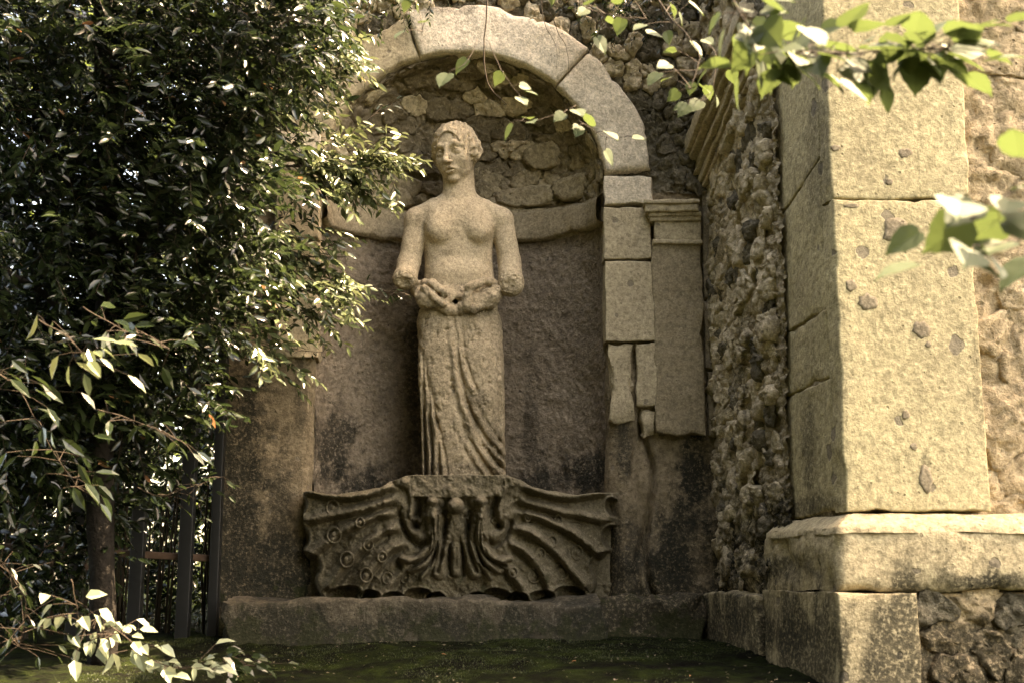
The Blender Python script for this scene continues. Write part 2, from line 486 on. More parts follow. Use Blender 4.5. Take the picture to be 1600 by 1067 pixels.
def voronoi_cells(x0, x1, y0, y1, size, seed, mask=None, jit=.42, aspect=1.0):
    r_ = np.random.default_rng(seed)
    nx, ny = int((x1 - x0) / (size * aspect)) + 3, int((y1 - y0) / size) + 3
    pts = []
    for i in range(-1, nx):
        for j in range(-1, ny):
            pts.append((x0 + (i + .5 * (j % 2) + r_.uniform(-jit, jit)) * size * aspect, y0 + (j + r_.uniform(-jit, jit)) * size))
    pts = np.array(pts)
    sc_ = np.array([1 / aspect, 1.0])
    out = []
    for p in pts:
        if not (x0 <= p[0] <= x1 and y0 <= p[1] <= y1): continue
        if mask is not None and not mask(p[0], p[1]): continue
        q = (pts - p) * sc_
        d = (q ** 2).sum(1)
        idx = np.argsort(d)[1:16]
        poly = [np.array([-9., -9.]), np.array([9., -9.]), np.array([9., 9.]), np.array([-9., 9.])]
        for k in idx:
            n_ = q[k]; c_ = d[k] / 2
            new = []
            for a in range(len(poly)):
                A, B = poly[a], poly[(a + 1) % len(poly)]
                da, db = A @ n_ - c_, B @ n_ - c_
                if da <= 0: new.append(A)
                if da * db < 0: new.append(A + (B - A) * da / (da - db))
            poly = new
            if len(poly) < 3: break
        if len(poly) >= 3:
            out.append((p, [a / sc_ for a in poly]))
    return out


def cushion(center, poly, surf, h, gap, M_=20, seed=0, rough=.25):
    """one stone: rounded polygon on a surface. surf(u, v, height) -> xyz"""
    r_ = np.random.default_rng(seed)
    poly = np.array(poly)
    ang = np.linspace(0, 2 * math.pi, M_, endpoint=False) + r_.uniform(0, 1)
    rad = []
    for a in ang:
        d = np.array([math.cos(a), math.sin(a)]); best = 9.
        for k in range(len(poly)):
            A, B = poly[k], poly[(k + 1) % len(poly)]
            e = B - A
            den = d[0] * e[1] - d[1] * e[0]
            if abs(den) < 1e-9: continue
            t = (A[0] * e[1] - A[1] * e[0]) / den
            s = (A[0] * d[1] - A[1] * d[0]) / den
            if t > 0 and -1e-6 <= s <= 1 + 1e-6: best = min(best, t)
        rad.append(best)
    rad = np.array(rad)
    rad = (rad * .84 + .08 * np.roll(rad, 1) + .08 * np.roll(rad, -1)) - gap
    rad = np.maximum(rad, gap * .6) * (1 + rough * .35 * r_.uniform(-1, 1, M_))
    V = []
    prof = [(1.04, -.5), (1.0, .35), (.93, .85), (.78, .97), (.58, 1.0), (.3, 1.02)]
    tilt = r_.uniform(-.35, .35, 2)
    for s, hh in prof:
        for k in range(M_):
            x, y = math.cos(ang[k]) * rad[k] * s, math.sin(ang[k]) * rad[k] * s
            nz = r_.uniform(-1, 1) * rough * (.35 if s < 1 else .25)
            tl = (x * tilt[0] + y * tilt[1]) / (rad.mean() + 1e-6) * max(hh, 0)
            V.append(surf(center[0] + x, center[1] + y, h * (hh + nz + tl * .6)))
    V.append(surf(center[0], center[1], h * (1 + r_.uniform(-.3, .3) * rough)))
    F = []
    n = len(prof)
    for k in range(n - 1):
        for j in range(M_):
            F.append((k * M_ + j, k * M_ + (j + 1) % M_, (k + 1) * M_ + (j + 1) % M_, (k + 1) * M_ + j))
    for j in range(M_):
        F.append(((n - 1) * M_ + j, (n - 1) * M_ + (j + 1) % M_, n * M_))
    return V, F


def sheet(name, nu, nv, fn, mat, parent=None, flip=False):
    U, V_ = np.meshgrid(np.linspace(0, 1, nu), np.linspace(0, 1, nv), indexing='ij')
    pos = fn(U.ravel(), V_.ravel())
    return mesh(name, pos, grid_faces(nu, nv, flip), mat, parent)


# ------------------------------------------------------------------ ground
def gz(x, y):
    y = np.asarray(y, float); x = np.asarray(x, float)
    z = .115 + (y + .45) * .078
    z = np.where(y > -.45, .115, z)
    z = np.maximum(z, -.28)
    return z + .02 * np.sin(x * 1.7 + 1) * np.exp(-(y + 1.2) ** 2) + .05 * np.exp(-((x + .75) / .35) ** 2 - ((y + 1.0) / .3) ** 2)


def build_ground():
    xs = np.concatenate([np.linspace(-60, -4.2, 18), np.arange(-4, 3, .035), np.linspace(3.2, 60, 18)])
    ys = np.concatenate([np.linspace(-60, -4.2, 16), np.arange(-4, .6, .035), np.linspace(.8, 80, 24)])
    X, Y = np.meshgrid(xs, ys, indexing='ij')
    p = np.stack([X, Y, 0 * X], -1).reshape(-1, 3)
    z = gz(X, Y).ravel() + .018 * fbm(p, 3.2, 4) + .008 * fbm(p, 20, 2)
    p[:, 2] = z
    tag(mesh('ground', p, grid_faces(len(xs), len(ys)), M['ground']), 'dark mossy ground in front of the niche', kind='structure')
    # moss and short grass tufts
    n = 52000
    r_ = np.random.default_rng(3)
    X = r_.uniform(-2.4, 2.3, n); Y = r_.uniform(-2.9, -.3, n)
    p = np.stack([X, Y, 0 * X], -1)
    keep = fbm(p, 2.6, 4) + r_.uniform(-.3, .3, n) > .12
    p = p[keep]; n = len(p)
    p[:, 2] = gz(p[:, 0], p[:, 1]) + .018 * fbm(p * [1, 1, 0], 3.2, 4)
    a = r_.uniform(0, 2 * math.pi, n); hgt = r_.uniform(.003, .010, n) * (1 + 2.2 * (r_.uniform(0, 1, n) > .985))
    w = .0022
    d = np.stack([np.cos(a), np.sin(a), 0 * a], 1)
    lean = np.stack([r_.normal(0, .6, n), r_.normal(0, .6, n), np.ones(n)], 1) * hgt[:, None]
    V = np.stack([p - d * w, p + d * w, p + lean], 1).reshape(-1, 3)
    F = np.arange(3 * n).reshape(-1, 3)
    tag(mesh('grass', V, F, M['grass'], smooth=False), 'short moss and thin grass covering the ground before the niche', 'grass', kind='stuff')


build_ground()

# ------------------------------------------------------------------ niche wall
NX, NR, ND = -0.345, 0.985, 0.60
ZS = float(P(718, 300)[2])                # springing height
ZTOP = 5.1
ZRB, ZRT = float(P(940, 348)[2]), float(P(940, 300)[2])   # string course
XL, XR = float(P(338, 700)[0]), SWX
wallT = thing('niche_wall', 'weathered tufa wall with a tall arched niche behind the stone woman', 'wall')


def wob(p, amp, ns=4., seed=0.):
    return p + np.stack([fbm(p + seed + k * 7.7, ns, 5, .55) for k in range(3)], -1) * amp


def niche_surf(th, z, h=0.0, inset=0.0):
    """th 0..pi from right jamb to left jamb; h > 0 comes out towards the camera"""
    th = np.asarray(th, float)
    return np.stack(np.broadcast_arrays(NX + (NR - inset - h) * np.cos(th), (ND - inset - h) * np.sin(th), z), -1)


def dome_surf(th, ph, h=0.0):
    """th around, ph elevation 0..pi/2"""
    rr, dd = NR - h - .01, ND - h
    return np.stack(np.broadcast_arrays(NX + rr * np.cos(th) * np.cos(ph), dd * np.sin(th) * np.cos(ph), ZS + rr * np.sin(ph)), -1)


# curved lower wall
def f_low(u, v):
    th = .15 + u * (math.pi - .30)
    z = 0.3 + v * (ZRB + .02 - 0.3)
    p = niche_surf(th, z)
    p = wob(p, .014, 4.)
    g = fbm(p, 45, 3, .7) * .0045 + np.clip(fbm(p + 9, 14, 3), 0, 1) * .008
    return p + np.stack([np.cos(th) * 0, -g, 0 * g], -1)


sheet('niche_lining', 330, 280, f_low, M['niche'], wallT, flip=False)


def f_drum(u, v):
    p = niche_surf(u * math.pi, ZRB + v * (ZS - ZRB + .02), inset=.02)
    return wob(p, .012, 6.)


sheet('niche_drum', 120, 20, f_drum, M['domelow'], wallT)


def f_dome(u, v):
    th, ph = u * math.pi, v * math.pi / 2
    p = dome_surf(th, ph, -.012)
    p = wob(p, .03, 7.); p[:, 1] -= lumpy(p, 14., .03)
    return p


domeP = sheet('niche_dome', 220, 130, f_dome, M['dome'], wallT)
# rubble pieces of the half dome: each cell in (azimuth, elevation) is one stone
def dsurf(a, b, h):
    th, ph = a, b
    th = min(max(th, .03), math.pi - .03); ph = min(max(ph, .0), 1.5)
    c = max(math.cos(ph), .12)
    return dome_surf(th, ph, h)


k = 0
for band, (p0, p1, sz) in enumerate(((.05, .35, .16), (.35, .7, .16), (.7, 1.02, .15), (1.02, 1.38, .16))):
    asp = 1.45 / max(math.cos((p0 + p1) / 2), .3)
    for c, poly in voronoi_cells(.08, math.pi - .08, p0, p1, sz, 40 + band, aspect=asp):
        pol = [np.array([q[0], q[1]]) for q in poly]
        pol = [np.array([q[0], min(max(q[1], p0 - c[1] - .05), p1 - c[1] + .05)]) for q in pol]
        big_ = random.random()
        V, F = cushion(c, pol, dsurf, random.choice((.006, .012, .018, .03)), .003, 20, 900 + k, .5)
        V = wob(np.array(V), .013, 17.); V[:, 1] -= lumpy(V, 20., .022)
        mesh('stone', V, F, M['domelow'] if (c[1] < .35 and random.random() < .7) else (M['dome'] if random.random() < .75 else M['rubble']), domeP)
        k += 1
# fallen plaster patches low on the dome, the light smooth skin right of the neck
for (tc, pc, sx_, sy_) in ((1.05, .12, .30, .10), (.62, .14, .22, .12), (2.2, .12, .28, .10), (.85, .42, .2, .13)):
    poly = [np.array([math.cos(a) * sx_ * (1 + .25 * math.sin(3 * a + tc)), math.sin(a) * sy_ * (1 + .2 * math.cos(2 * a))]) for a in np.linspace(0, 2 * math.pi, 18)[:-1]]
    V, F = cushion((tc, pc), poly, dsurf, .05, .005, 26, int(tc * 100), .16)
    o = mesh('plaster_patch', wob(np.array(V), .01, 9.), F, M['domelow'], domeP)
# small dark putlog holes sunk as short collars
for (px, py) in ((855, 287), (785, 315), (604, 283)):
    pass


# string course: a curved moulding following the niche
def f_ring(u, v):
    prof = np.array([(-.02, ZRB + .012), (.035, ZRB), (.062, ZRB + .015), (.07, ZRB + .05), (.066, ZRT - .05), (.058, ZRT - .02), (.03, ZRT), (-.03, ZRT + .012)])
    s = v * (len(prof) - 1)
    h = np.interp(s, range(len(prof)), prof[:, 0]); z = np.interp(s, range(len(prof)), prof[:, 1])
    th = .015 + u * (math.pi - .03)
    p = niche_surf(th, z, h=h)
    e = np.clip(fbm(p + 3, 6, 4), -1, 1)
    p = wob(p, .009, 7., 3.)
    p[:, 2] += np.where(v < .5, 1, 0) * np.clip(e, 0, 1) * .03
    return p


so = sheet('string_course', 160, 22, f_ring, M['string'], wallT, flip=False)


# wall face: left panel, right panel, spandrels above
def panel(name, x0, x1, z0, z1, amp, mat, step=.03, ns=3.5, xf=None, Y0=0.0, bulge=None):
    nu, nv = max(3, int((x1 - x0) / step)), max(3, int((z1 - z0) / step))

    def f(u, v):
        x = x0 + (x1 - x0) * u; z = z0 + (z1 - z0) * v
        p = np.stack([x, 0 * x + Y0, z], -1)
        q = wob(p, amp, ns, x0)
        if bulge is not None: q[:, 1] -= bulge(x, z)
        return q
    return sheet(name, nu, nv, f, mat, wallT)


def corner_round(xe, sgn, w=.07):
    # wall surface curls back into the niche at its worn edge
    def f(x, z):
        d = np.clip((w - sgn * (x - xe)) / w, 0, 1)
        return -(1 - np.sqrt(1 - d ** 2 * .98)) * w * 1.2
    return f


xl, xr = NX - NR, NX + NR
panel('wall_face', XL, xl + .014, -.1, ZS, .016, M['wall'], bulge=corner_round(xl + .012, -1, .085))
ob = lambda x, z: corner_round(xr - .012, 1, .085)(x, z) + .03 * np.exp(-((x - (xr + .10)) / .06) ** 2) * np.clip((1.65 - z) / .2, 0, 1) - \
    .035 * np.exp(-((x - (xr + .19 + .03 * np.sin(z * 9))) / .022) ** 2) * np.clip((1.75 - z) / .3, 0, 1) - \
    .10 * np.exp(-((x - (xr + .30 + .05 * np.sin(z * 6 + 1) - .05 * z)) / .016) ** 2) * np.clip((1.6 - z) / .2, 0, 1)
panel('wall_face', xr - .014, XR + .02, -.1, ZS, .016, M['wall'], step=.016, bulge=ob)


# spandrel: from the arch back edge out to the wall limits
def f_sp(u, v):
    th = u * math.pi
    R0 = NR + .10
    c, s = np.cos(th), np.sin(th)
    x0_, z0_ = NX + R0 * c, ZS + R0 * s
    lim = np.minimum(np.where(c > 0, (XR + .02 - NX) / np.maximum(c, 1e-3), (XL - NX) / np.minimum(c, -1e-3)), (ZTOP - ZS) / np.maximum(s, 1e-3))
    x = x0_ + (NX + lim * c - x0_) * v; z = z0_ + (ZS + lim * s - z0_) * v
    p = np.stack([x, 0 * x, z], -1)
    p = wob(p, .03, 5., 1.); p[:, 1] -= lumpy(p, 12., .04)
    return p


spP = sheet('spandrel_rubble', 320, 90, f_sp, M['mossy'], wallT, flip=True)
# wall body: top, left end and back, so that it is a wall with thickness
mb = MB()
def boxVF(x0, x1, y0, y1, z0, z1):
    V = [(x, y, z) for x in (x0, x1) for y in (y0, y1) for z in (z0, z1)]
    F = [(0, 1, 3, 2), (4, 6, 7, 5), (0, 4, 5, 1), (2, 3, 7, 6), (0, 2, 6, 4), (1, 5, 7, 3)]
    return [np.array(v, float) for v in V], F
mb.add(boxVF(XL + .01, xl - .02, .03, 1.0, -.1, ZTOP - .01))
mb.add(boxVF(xr + .02, 2.9, .15, 1.0, -.1, ZTOP - .01))
mb.add(boxVF(xl - .02, xr + .02, .68, 1.0, -.1, ZTOP - .01))
mb.add(boxVF(xl - .02, xr + .02, .03, .68, ZS + NR + .06, ZTOP - .01))
mb.build('wall_core', M['mortar'], wallT, smooth=False)

# rubble stones in the spandrel, right of the arch and up to the corner
def wsurf(y0):
    return lambda a, b, h: np.array([a, y0 - h, b])


def sp_mask(x, z):
    r0 = math.hypot(x - NX, z - ZS)
    return z > ZS - .02 and r0 > 1.36


k = 0
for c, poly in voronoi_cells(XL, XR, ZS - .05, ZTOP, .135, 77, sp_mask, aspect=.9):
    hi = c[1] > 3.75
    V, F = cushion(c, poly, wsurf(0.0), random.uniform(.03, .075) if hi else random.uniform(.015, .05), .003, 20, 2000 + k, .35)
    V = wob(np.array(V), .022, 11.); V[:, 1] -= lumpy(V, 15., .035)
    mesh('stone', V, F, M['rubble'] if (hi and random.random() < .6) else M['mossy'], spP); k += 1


# arch voussoirs
def voussoir(a0, a1, r0, r1, proud, parent, seed, mat=None, name='voussoir', ry=.30):
    n = max(4, int((a1 - a0) * 1.15 / .03))
    # cross section, radial r and y: front face, outer side, soffit
    sec = [(r1, .05)] + [(r1, -proud + .02), (r1 - .012, -proud + .004)] + \
          [(r1 - .02 - (r1 - r0 - .04) * t, -proud) for t in np.linspace(0, 1, 8)] + \
          [(r0 + .012, -proud + .006), (r0, -proud + .03)] + [(r0, -proud + .03 + (ry + proud - .03) * t) for t in (.3, .6, 1)]
    sec = np.array(sec)
    a = np.concatenate([[a0 + .002], np.linspace(a0 + .012, a1 - .012, n), [a1 - .002]])
    A, S = np.meshgrid(a, np.arange(len(sec)), indexing='ij')
    rr = sec[S, 0]; yy = sec[S, 1].copy()
    endm = np.zeros_like(yy); endm[0] = .02; endm[-1] = .02
    yy = yy + endm
    pos = np.stack([NX + rr * np.cos(A), yy, ZS + rr * np.sin(A)], -1).reshape(-1, 3)
    e = np.clip(fbm(pos + seed, 7, 4), -.2, 1)
    edge = np.exp(-((rr.ravel() - r1) / .03) ** 2) + np.exp(-((rr.ravel() - r0) / .03) ** 2)
    pos = wob(pos, .007, 8., seed)
    cdir = pos - np.array([NX, 0, ZS]); cdir[:, 1] = 0; cdir /= np.linalg.norm(cdir, axis=1)[:, None]
    pos -= cdir * (e * .048 * np.exp(-((rr.ravel() - r1) / .03) ** 2))[:, None]
    # end caps
    nv = len(sec)
    F = [tuple(f) for f in grid_faces(len(a), nv)]
    F.append(tuple(range(nv))); F.append(tuple((len(a) - 1) * nv + j for j in range(nv))[::-1])
    return mesh(name, pos, F, mat or M['arch'], parent)


archP = thing('arch', None, None)
archP.parent = wallT
aj = math.atan2(float(P(905, 100)[2]) - ZS, float(P(905, 100)[0]) - NX)
a1 = math.atan2(float(P(983, 273)[2]) - ZS, float(P(983, 273)[0]) - NX)
voussoir(a1 + .004, aj - .004, .985, 1.315, .075, archP, 1.)
voussoir(aj + .004, aj + 1.02, .985, 1.325, .082, archP, 5.)
voussoir(aj + 1.024, 2.45, .99, 1.30, .06, archP, 9., M['jamb'])
voussoir(2.456, 3.14, .985, 1.29, .045, archP, 13., M['jamb'])

# jamb blocks right of the niche
JY = -.06
def jb(x0, y0, x1, y1, Y=JY, mat='jamb', amp=.0028, name='jamb_stone', D=.2, r=.009, parent=wallT, seed=None, step=.03):
    return rbox(name, quad_px(x0, y0, x1, y1, Y), (0, D, 0), r, step, amp, M[mat], parent, 6., seed if seed is not None else x0 * .13 + y0 * .07)


jb(944, 275, 1021, 319, -.072, 'arch')
jb(943, 323, 1019, 404, -.066)
jb(945, 408, 1027, 532, -.075)
jb(952, 536, 990, 655, -.055, amp=.008)
jb(994, 534, 1028, 636, -.068, amp=.006)
jb(1003, 641, 1034, 686, -.05, amp=.012, r=.025)
# left jamb, half hidden by leaves
jb(430, 270, 498, 372, -.06)
jb(432, 376, 497, 560, -.04, amp=.009)
jb(437, 205, 500, 266, -.06, 'arch')
# pilaster
pil = thing('pilaster', None, None); pil.parent = wallT
jb(1023, 380, 1099, 679, -.085, 'string', .005, 'shaft', .2, .012, pil)
for (x0, y0, x1, y1, Y) in ((1022, 345, 1096, 377, -.10), (1020, 374, 1097, 381, -.115), (1016, 338, 1096, 346, -.118), (1013, 330, 1096, 338, -.135),
                            (1009, 318, 1095, 330, -.16), (1006, 311, 1095, 318, -.175)):
    jb(x0, y0, x1, y1, Y, 'jamb', .0025, 'capital_moulding', .22, .012, pil, step=.02)
# narrow strip of stones in the corner
for (y0, y1, xa, xb) in ((150, 468, 1097, 1112), (471, 577, 1101, 1114), (580, 682, 1106, 1118)):
    jb(xa, y0, xb, y1, -.05, 'string', .004, 'corner_stone', .12, .01)

# ------------------------------------------------------------------ side wall
sideT = thing('side_wall', 'rough rubble side wall of lumpy tufa between niche and pier', 'wall')
SDIR = np.array([SWK, -1.0, 0]); SDIR /= np.linalg.norm(SDIR)
SN = np.array([-1.0, -SWK, 0]); SN /= np.linalg.norm(SN)          # out of the wall, to the left


def ss(a, b, h):                 # a metres from the corner towards the camera, b height
    return np.array([SWX, 0, 0]) + SDIR * a + np.array([0, 0, b]) + SN * h


def f_side(u, v):
    a, b = u * 1.35 - .02, -.1 + v * (ZTOP + .1)
    p = np.array([SWX, 0, 0]) + SDIR * a[:, None] + np.array([0, 0, 1]) * b[:, None]
    p = wob(p, .03, 5., 4.)
    return p + SN * (lumpy(p, 13., .032) - .006)[:, None]


sf = sheet('wall_face', 110, 420, f_side, M['mortar'], sideT)
k = 0
for c, poly in voronoi_cells(.05, 1.18, .45, ZTOP, .105, 11, aspect=.95):
    lo = c[1] < 1.5
    near = c[0] > .55
    if lo and random.random() < .35: continue
    if random.random() < .25: poly = [q * 1.45 for q in poly]
    V, F = cushion(c, poly, ss, random.choice((.004, .012, .02, .035)) * (1.5 if near else .9), .001, 20, 4000 + k, .42)
    V = wob(np.array(V), .02, 11.); V = V + SN * lumpy(V, 19., .017)[:, None]
    mesh('stone', V, F, M['rubble'] if random.random() < .8 else M['mossy'], sideT); k += 1
mb = MB(); 
core = []
for a in (.0, 6.0):
    pass
b0 = np.array([SWX, 0, 0]) - SN * .05
V = []
for d_, n_ in ((0, 0), (1.8, 0), (1.8, .9), (0, .9)):
    for z in (-.3, ZTOP - .02):
        V.append(b0 + SDIR * d_ - SN * n_ + np.array([0, 0, z]))
mesh('wall_core', V, [(0, 1, 3, 2), (2, 3, 5, 4), (4, 5, 7, 6), (6, 7, 1, 0), (1, 7, 5, 3), (0, 2, 4, 6)], M['mortar'], sideT, smooth=False)

# raking cornice climbing the side wall
rc = thing('raking_cornice', None, None); rc.parent = sideT


def rake(ax, ay, bx, by, w, off, D, seed):
    A, B = PS(ax, ay, 0), PS(bx, by, 0)
    t = (B - A); t /= np.linalg.norm(t)
    n = np.cross(SN, t)
    if n[2] < 0: n = -n
    A = A + SN * off; B = B + SN * off
    q = [A, B, B + n * w, A + n * w]
    if np.dot(np.cross(q[1] - q[0], q[3] - q[0]), SN) < 0: q = [q[1], q[0], q[3], q[2]]
    rbox('moulding', q, -SN * D, .012, .035, .004, M['jamb'], rc, 6., seed)


A_, B_ = PS(1103, 303, 0), PS(1206, 68, 0)
t_ = (B_ - A_) / np.linalg.norm(B_ - A_)
n_ = np.cross(SN, t_); n_ = n_ if n_[2] > 0 else -n_
for k, (w0, w1, off) in enumerate(((0, .035, .045), (.036, .085, .07), (.086, .108, .10), (.109, .20, .075), (.201, .235, .12), (.236, .33, .15))):
    A, B = A_ + SN * off + n_ * w0, B_ + SN * off + n_ * w0
    dn_ = n_ * (w1 - w0)
    q = [A, B, B + dn_, A + dn_]
    if np.dot(np.cross(q[1] - q[0], q[3] - q[0]), SN) < 0: q = [q[1], q[0], q[3], q[2]]
    rbox('moulding', q, -SN * .2, .008, .035, .004, M['jamb'], rc, 6., k + .5)

# low base course running along side wall and corner
ZB = .42
for (a0, a1_, off, seed) in ((-.02, .42, .10, 1.), (.425, 1.0, .10, 2.),):
    q = [ss(a0, -.12, off), ss(a1_, -.12, off), ss(a1_, ZB - .005 * seed, off), ss(a0, ZB - .005 * seed, off)]
    rbox('base_stone', q, -SN * .2, .02, .04, .007, M['pierbase'], sideT, 5., seed)
rbox('base_stone', [np.array([.54, -.14, -.05]), np.array([1.24, -.14, -.05]), np.array([1.24, -.14, ZB - .02]), np.array([.54, -.14, ZB - .04])], (0, .2, 0), .05, .035, .018, M['wall'], wallT, 4., 21.)

# ------------------------------------------------------------------ pier
pierT = thing('buttress_pier', 'tall square pier of yellow volcanic stone blocks on a moulded base', 'pier')
PX, PY, PR = 1.66, -2.0, 2.385


def zat(py, Y): return float(P(1400, py, Y)[2])


def pblock(x0, x1, z0, z1, Y, D, name='stone_block', mat='pier', r=.02, amp=.005, seed=0., back=None, step=.035, topcut=0.0):
    q = [np.array([x0, Y, z0]), np.array([x1, Y, z0]), np.array([x1, Y, z1]), np.array([x0, Y, z1])]
    return rbox(name, q, -SDIR * D, r, step, amp, M[mat], pierT, 5., seed)


z0, z1, z2 = zat(799, PY), zat(311, PY), ZTOP + .1
pblock(PX, PR, z0, z1 - .002, PY, .14, r=.012, amp=.003, seed=1.)
pblock(PX, PR, z1 + .002, z2, PY, .14, r=.012, amp=.003, seed=2.)


# the stones behind, whose left ends make the pier's flank; slanting joints as worn
def sideblock(zf0, zb0, zf1, zb1, seed):
    """flank quad: f = near the front, b = at the back"""
    A = np.array([PX + .006, PY, 0]) - SDIR * .145
    B = np.array([PX + .006, PY, 0]) - SDIR * .86
    up = np.array([0, 0, 1.])
    q = [B + up * zb0, A + up * zf0, A + up * zf1, B + up * zb1]
    rbox('stone_block', q, -SN * .5, .012, .035, .0035, M['pier'], pierT, 5., seed)


def zside(px, py):
    """height on the flank plane at this pixel"""
    u, dy, dz = ray(px, py)
    t = (PX - .006 + SWK * (PY) - SWK * CAM[1]) / (u + SWK * dy)
    return float(CAM[2] + dz * t)


j = [(zside(1285, 800), zside(1232, 800)), (zside(1300, 585), zside(1222, 622)), (zside(1290, 482), zside(1216, 525)),
     (zside(1280, 245), zside(1212, 345)), (z2, z2)]
for k in range(4):
    sideblock(j[k][0] + .001 if k else z0, j[k][1] + .001 if k else z0, j[k + 1][0] - .001, j[k + 1][1] - .001, 30. + k * 3)
# base: moulded block with sloping top, then plinth
bx, by = 1.585, -2.1
zb0, zb1 = zat(924, by), zat(822, by)
pblock(bx, 3.3, zb0 + .003, zb1, by, 1.02, 'base_block', 'pierbase', .045, .006, 50.)
# sloping top course between base and shaft
def wedge():
    n = 60
    V, F = [], []
    pts = [(3.3, by, zb1 - .02), (bx, by, zb1 - .02)]
    back = np.array([bx, by, 0]) - SDIR * 1.0
    rows = []
    path = [np.array([3.3, by, 0.]) + (np.array([bx, by, 0.]) - np.array([3.3, by, 0.])) * t for t in np.linspace(0, 1, n)] + \
           [np.array([bx, by, 0.]) + (back - np.array([bx, by, 0.])) * t for t in np.linspace(.02, 1, 26)]
    nr = []
    for i, p in enumerate(path):
        if i < n:
            n_ = np.array([0, 1, 0.]); ex = 1
            if i == n - 1: n_ = np.array([.9, .9, 0])
        else:
            n_ = -SN
        # clip inset at the corner so both slopes mitre
        for (ins, z) in ((0, zb1 - .03), (.004, zb1 - .002), (.02, zb1 + .012), (.075, z0 - .022), (.095, z0 - .012), (.14, z0 - .008), (.3, z0 - .006)):
            q = p + n_ * ins
            if i < n and p[0] + 0 < bx + ins and i != n - 1:
                q[0] = bx + ins * .9
            if i >= n:
                dcor = np.linalg.norm(p - path[n - 1])
                if dcor < ins: q = q - SDIR * (ins - dcor)
            q[2] = z
            V.append(q)
    m_ = 7
    for i in range(len(path) - 1):
        for j_ in range(m_ - 1):
            F.append((i * m_ + j_, i * m_ + j_ + 1, (i + 1) * m_ + j_ + 1, (i + 1) * m_ + j_))
    mesh('base_moulding', wob(np.array(V), .006, 9.), F, M['pierbase'], pierT)


wedge()
pblock(1.565, zat(0, 0) * 0 + 1.95, -.2, zb0 - .004, -2.13, 1.05, 'plinth_block', 'pierbase', .010, .003, 60.)
# dark volcanic inclusions in the lit face: flat lumps set flush in the stone
r_ = np.random.default_rng(5)
incl = [(1398, 358, 20, 22), (1495, 350, 9, 15), (1330, 446, 9, 10), (1357, 472, 15, 13), (1440, 515, 14, 14), (1414, 240, 11, 8), (1305, 232, 8, 5), (1415, 647, 7, 7),
        (1447, 750, 10, 24), (1428, 697, 5, 6), (1330, 322, 12, 4), (1390, 285, 6, 5), (1450, 538, 5, 5)]
for i, (px, py, w, h) in enumerate(incl):
    c = P(px, py, PY)
    s = 6.4 / 2000
    n = 15
    rad = 1 + r_.uniform(-.22, .22, n)
    V = []
    for s_, yy in ((1.04, .004), (1.0, -.0035), (.6, -.004), (0, -.004)):
        if s_ == 0: V.append((c[0], PY + yy, c[2])); break
        for k in range(n):
            a = 2 * math.pi * k / n
            V.append((c[0] + math.cos(a) * w * s * s_ * rad[k], PY + yy, c[2] + math.sin(a) * h * s * s_ * rad[k]))
    F = []
    for q in range(2):
        for k in range(n): F.append((q * n + k, q * n + (k + 1) % n, (q + 1) * n + (k + 1) % n, (q + 1) * n + k))
    for k in range(n): F.append((2 * n + k, 2 * n + (k + 1) % n, 3 * n))
    if 'clast' not in M:
        M['clast'] = stone_mat('dark_inclusion', (0.27, 0.215, 0.14), (0.19, 0.15, 0.10), grain=70, bump=.8, dist=.008, pits=.4, blotch=.6)
    mesh('inclusion', V, F, M['clast'], pierT)

# ------------------------------------------------------------------ right rubble wall
rwT = thing('right_wall', 'warm brown rubble wall running right of the yellow pier', 'wall')
RY = -1.86


def f_rw(u, v):
    p = np.stack([1.93 + u * 2.3, 0 * u + RY, -.3 + v * (ZTOP + .3)], -1)
    p = wob(p, .03, 4., 8.); p[:, 1] -= lumpy(p, 8., .05) + .015
    return p


sheet('wall_face', 90, 260, f_rw, M['rubbleR'], rwT)
k = 0
for c, poly in voronoi_cells(2.42, 3.6, zb1 + .05, ZTOP, .25, 21, aspect=1.3):
    V, F = cushion(c, poly, wsurf(RY), random.uniform(.005, .035), .003, 20, 6000 + k, .3)
    V = wob(np.array(V), .02, 8.); V[:, 1] -= lumpy(V, 14., .035)
    mesh('stone', V, F, M['rubbleR'], rwT); k += 1
for c, poly in voronoi_cells(1.99, 3.4, -.25, zb0 - .03, .15, 22, aspect=1.4):
    V, F = cushion(c, poly, wsurf(-2.0), random.uniform(.02, .07), .003, 20, 7000 + k, .45)
    V = wob(np.array(V), .022, 9.); V[:, 1] -= lumpy(V, 14., .04)
    mesh('stone', V, F, M['rubbleR'] if random.random() < .8 else M['mossy'], rwT); k += 1
def f_rw2(u, v):
    p = np.stack([1.94 + u * 1.6, 0 * u - 2.01, -.3 + v * (zb0 + .3)], -1)
    return wob(p, .03, 6., 8.)
sheet('footing', 60, 40, f_rw2, M['rubbleR'], rwT)
mesh('wall_core', *boxVF(1.9, 4.2, RY + .06, -.9, -.3, ZTOP - .02), M['mortar'], rwT, smooth=False)
# ------------------------------------------------------------------ ledge
lt = P(345, 937, -.5); lr = P(940, 937, -.5)
zl = float(lt[2])
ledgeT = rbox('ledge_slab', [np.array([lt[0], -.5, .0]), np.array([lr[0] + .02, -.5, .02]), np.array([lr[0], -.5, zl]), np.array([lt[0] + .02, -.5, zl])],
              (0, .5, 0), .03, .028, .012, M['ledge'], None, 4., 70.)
tag(ledgeT, 'long dark mossy stone slab beneath the carved shell basin', 'slab')

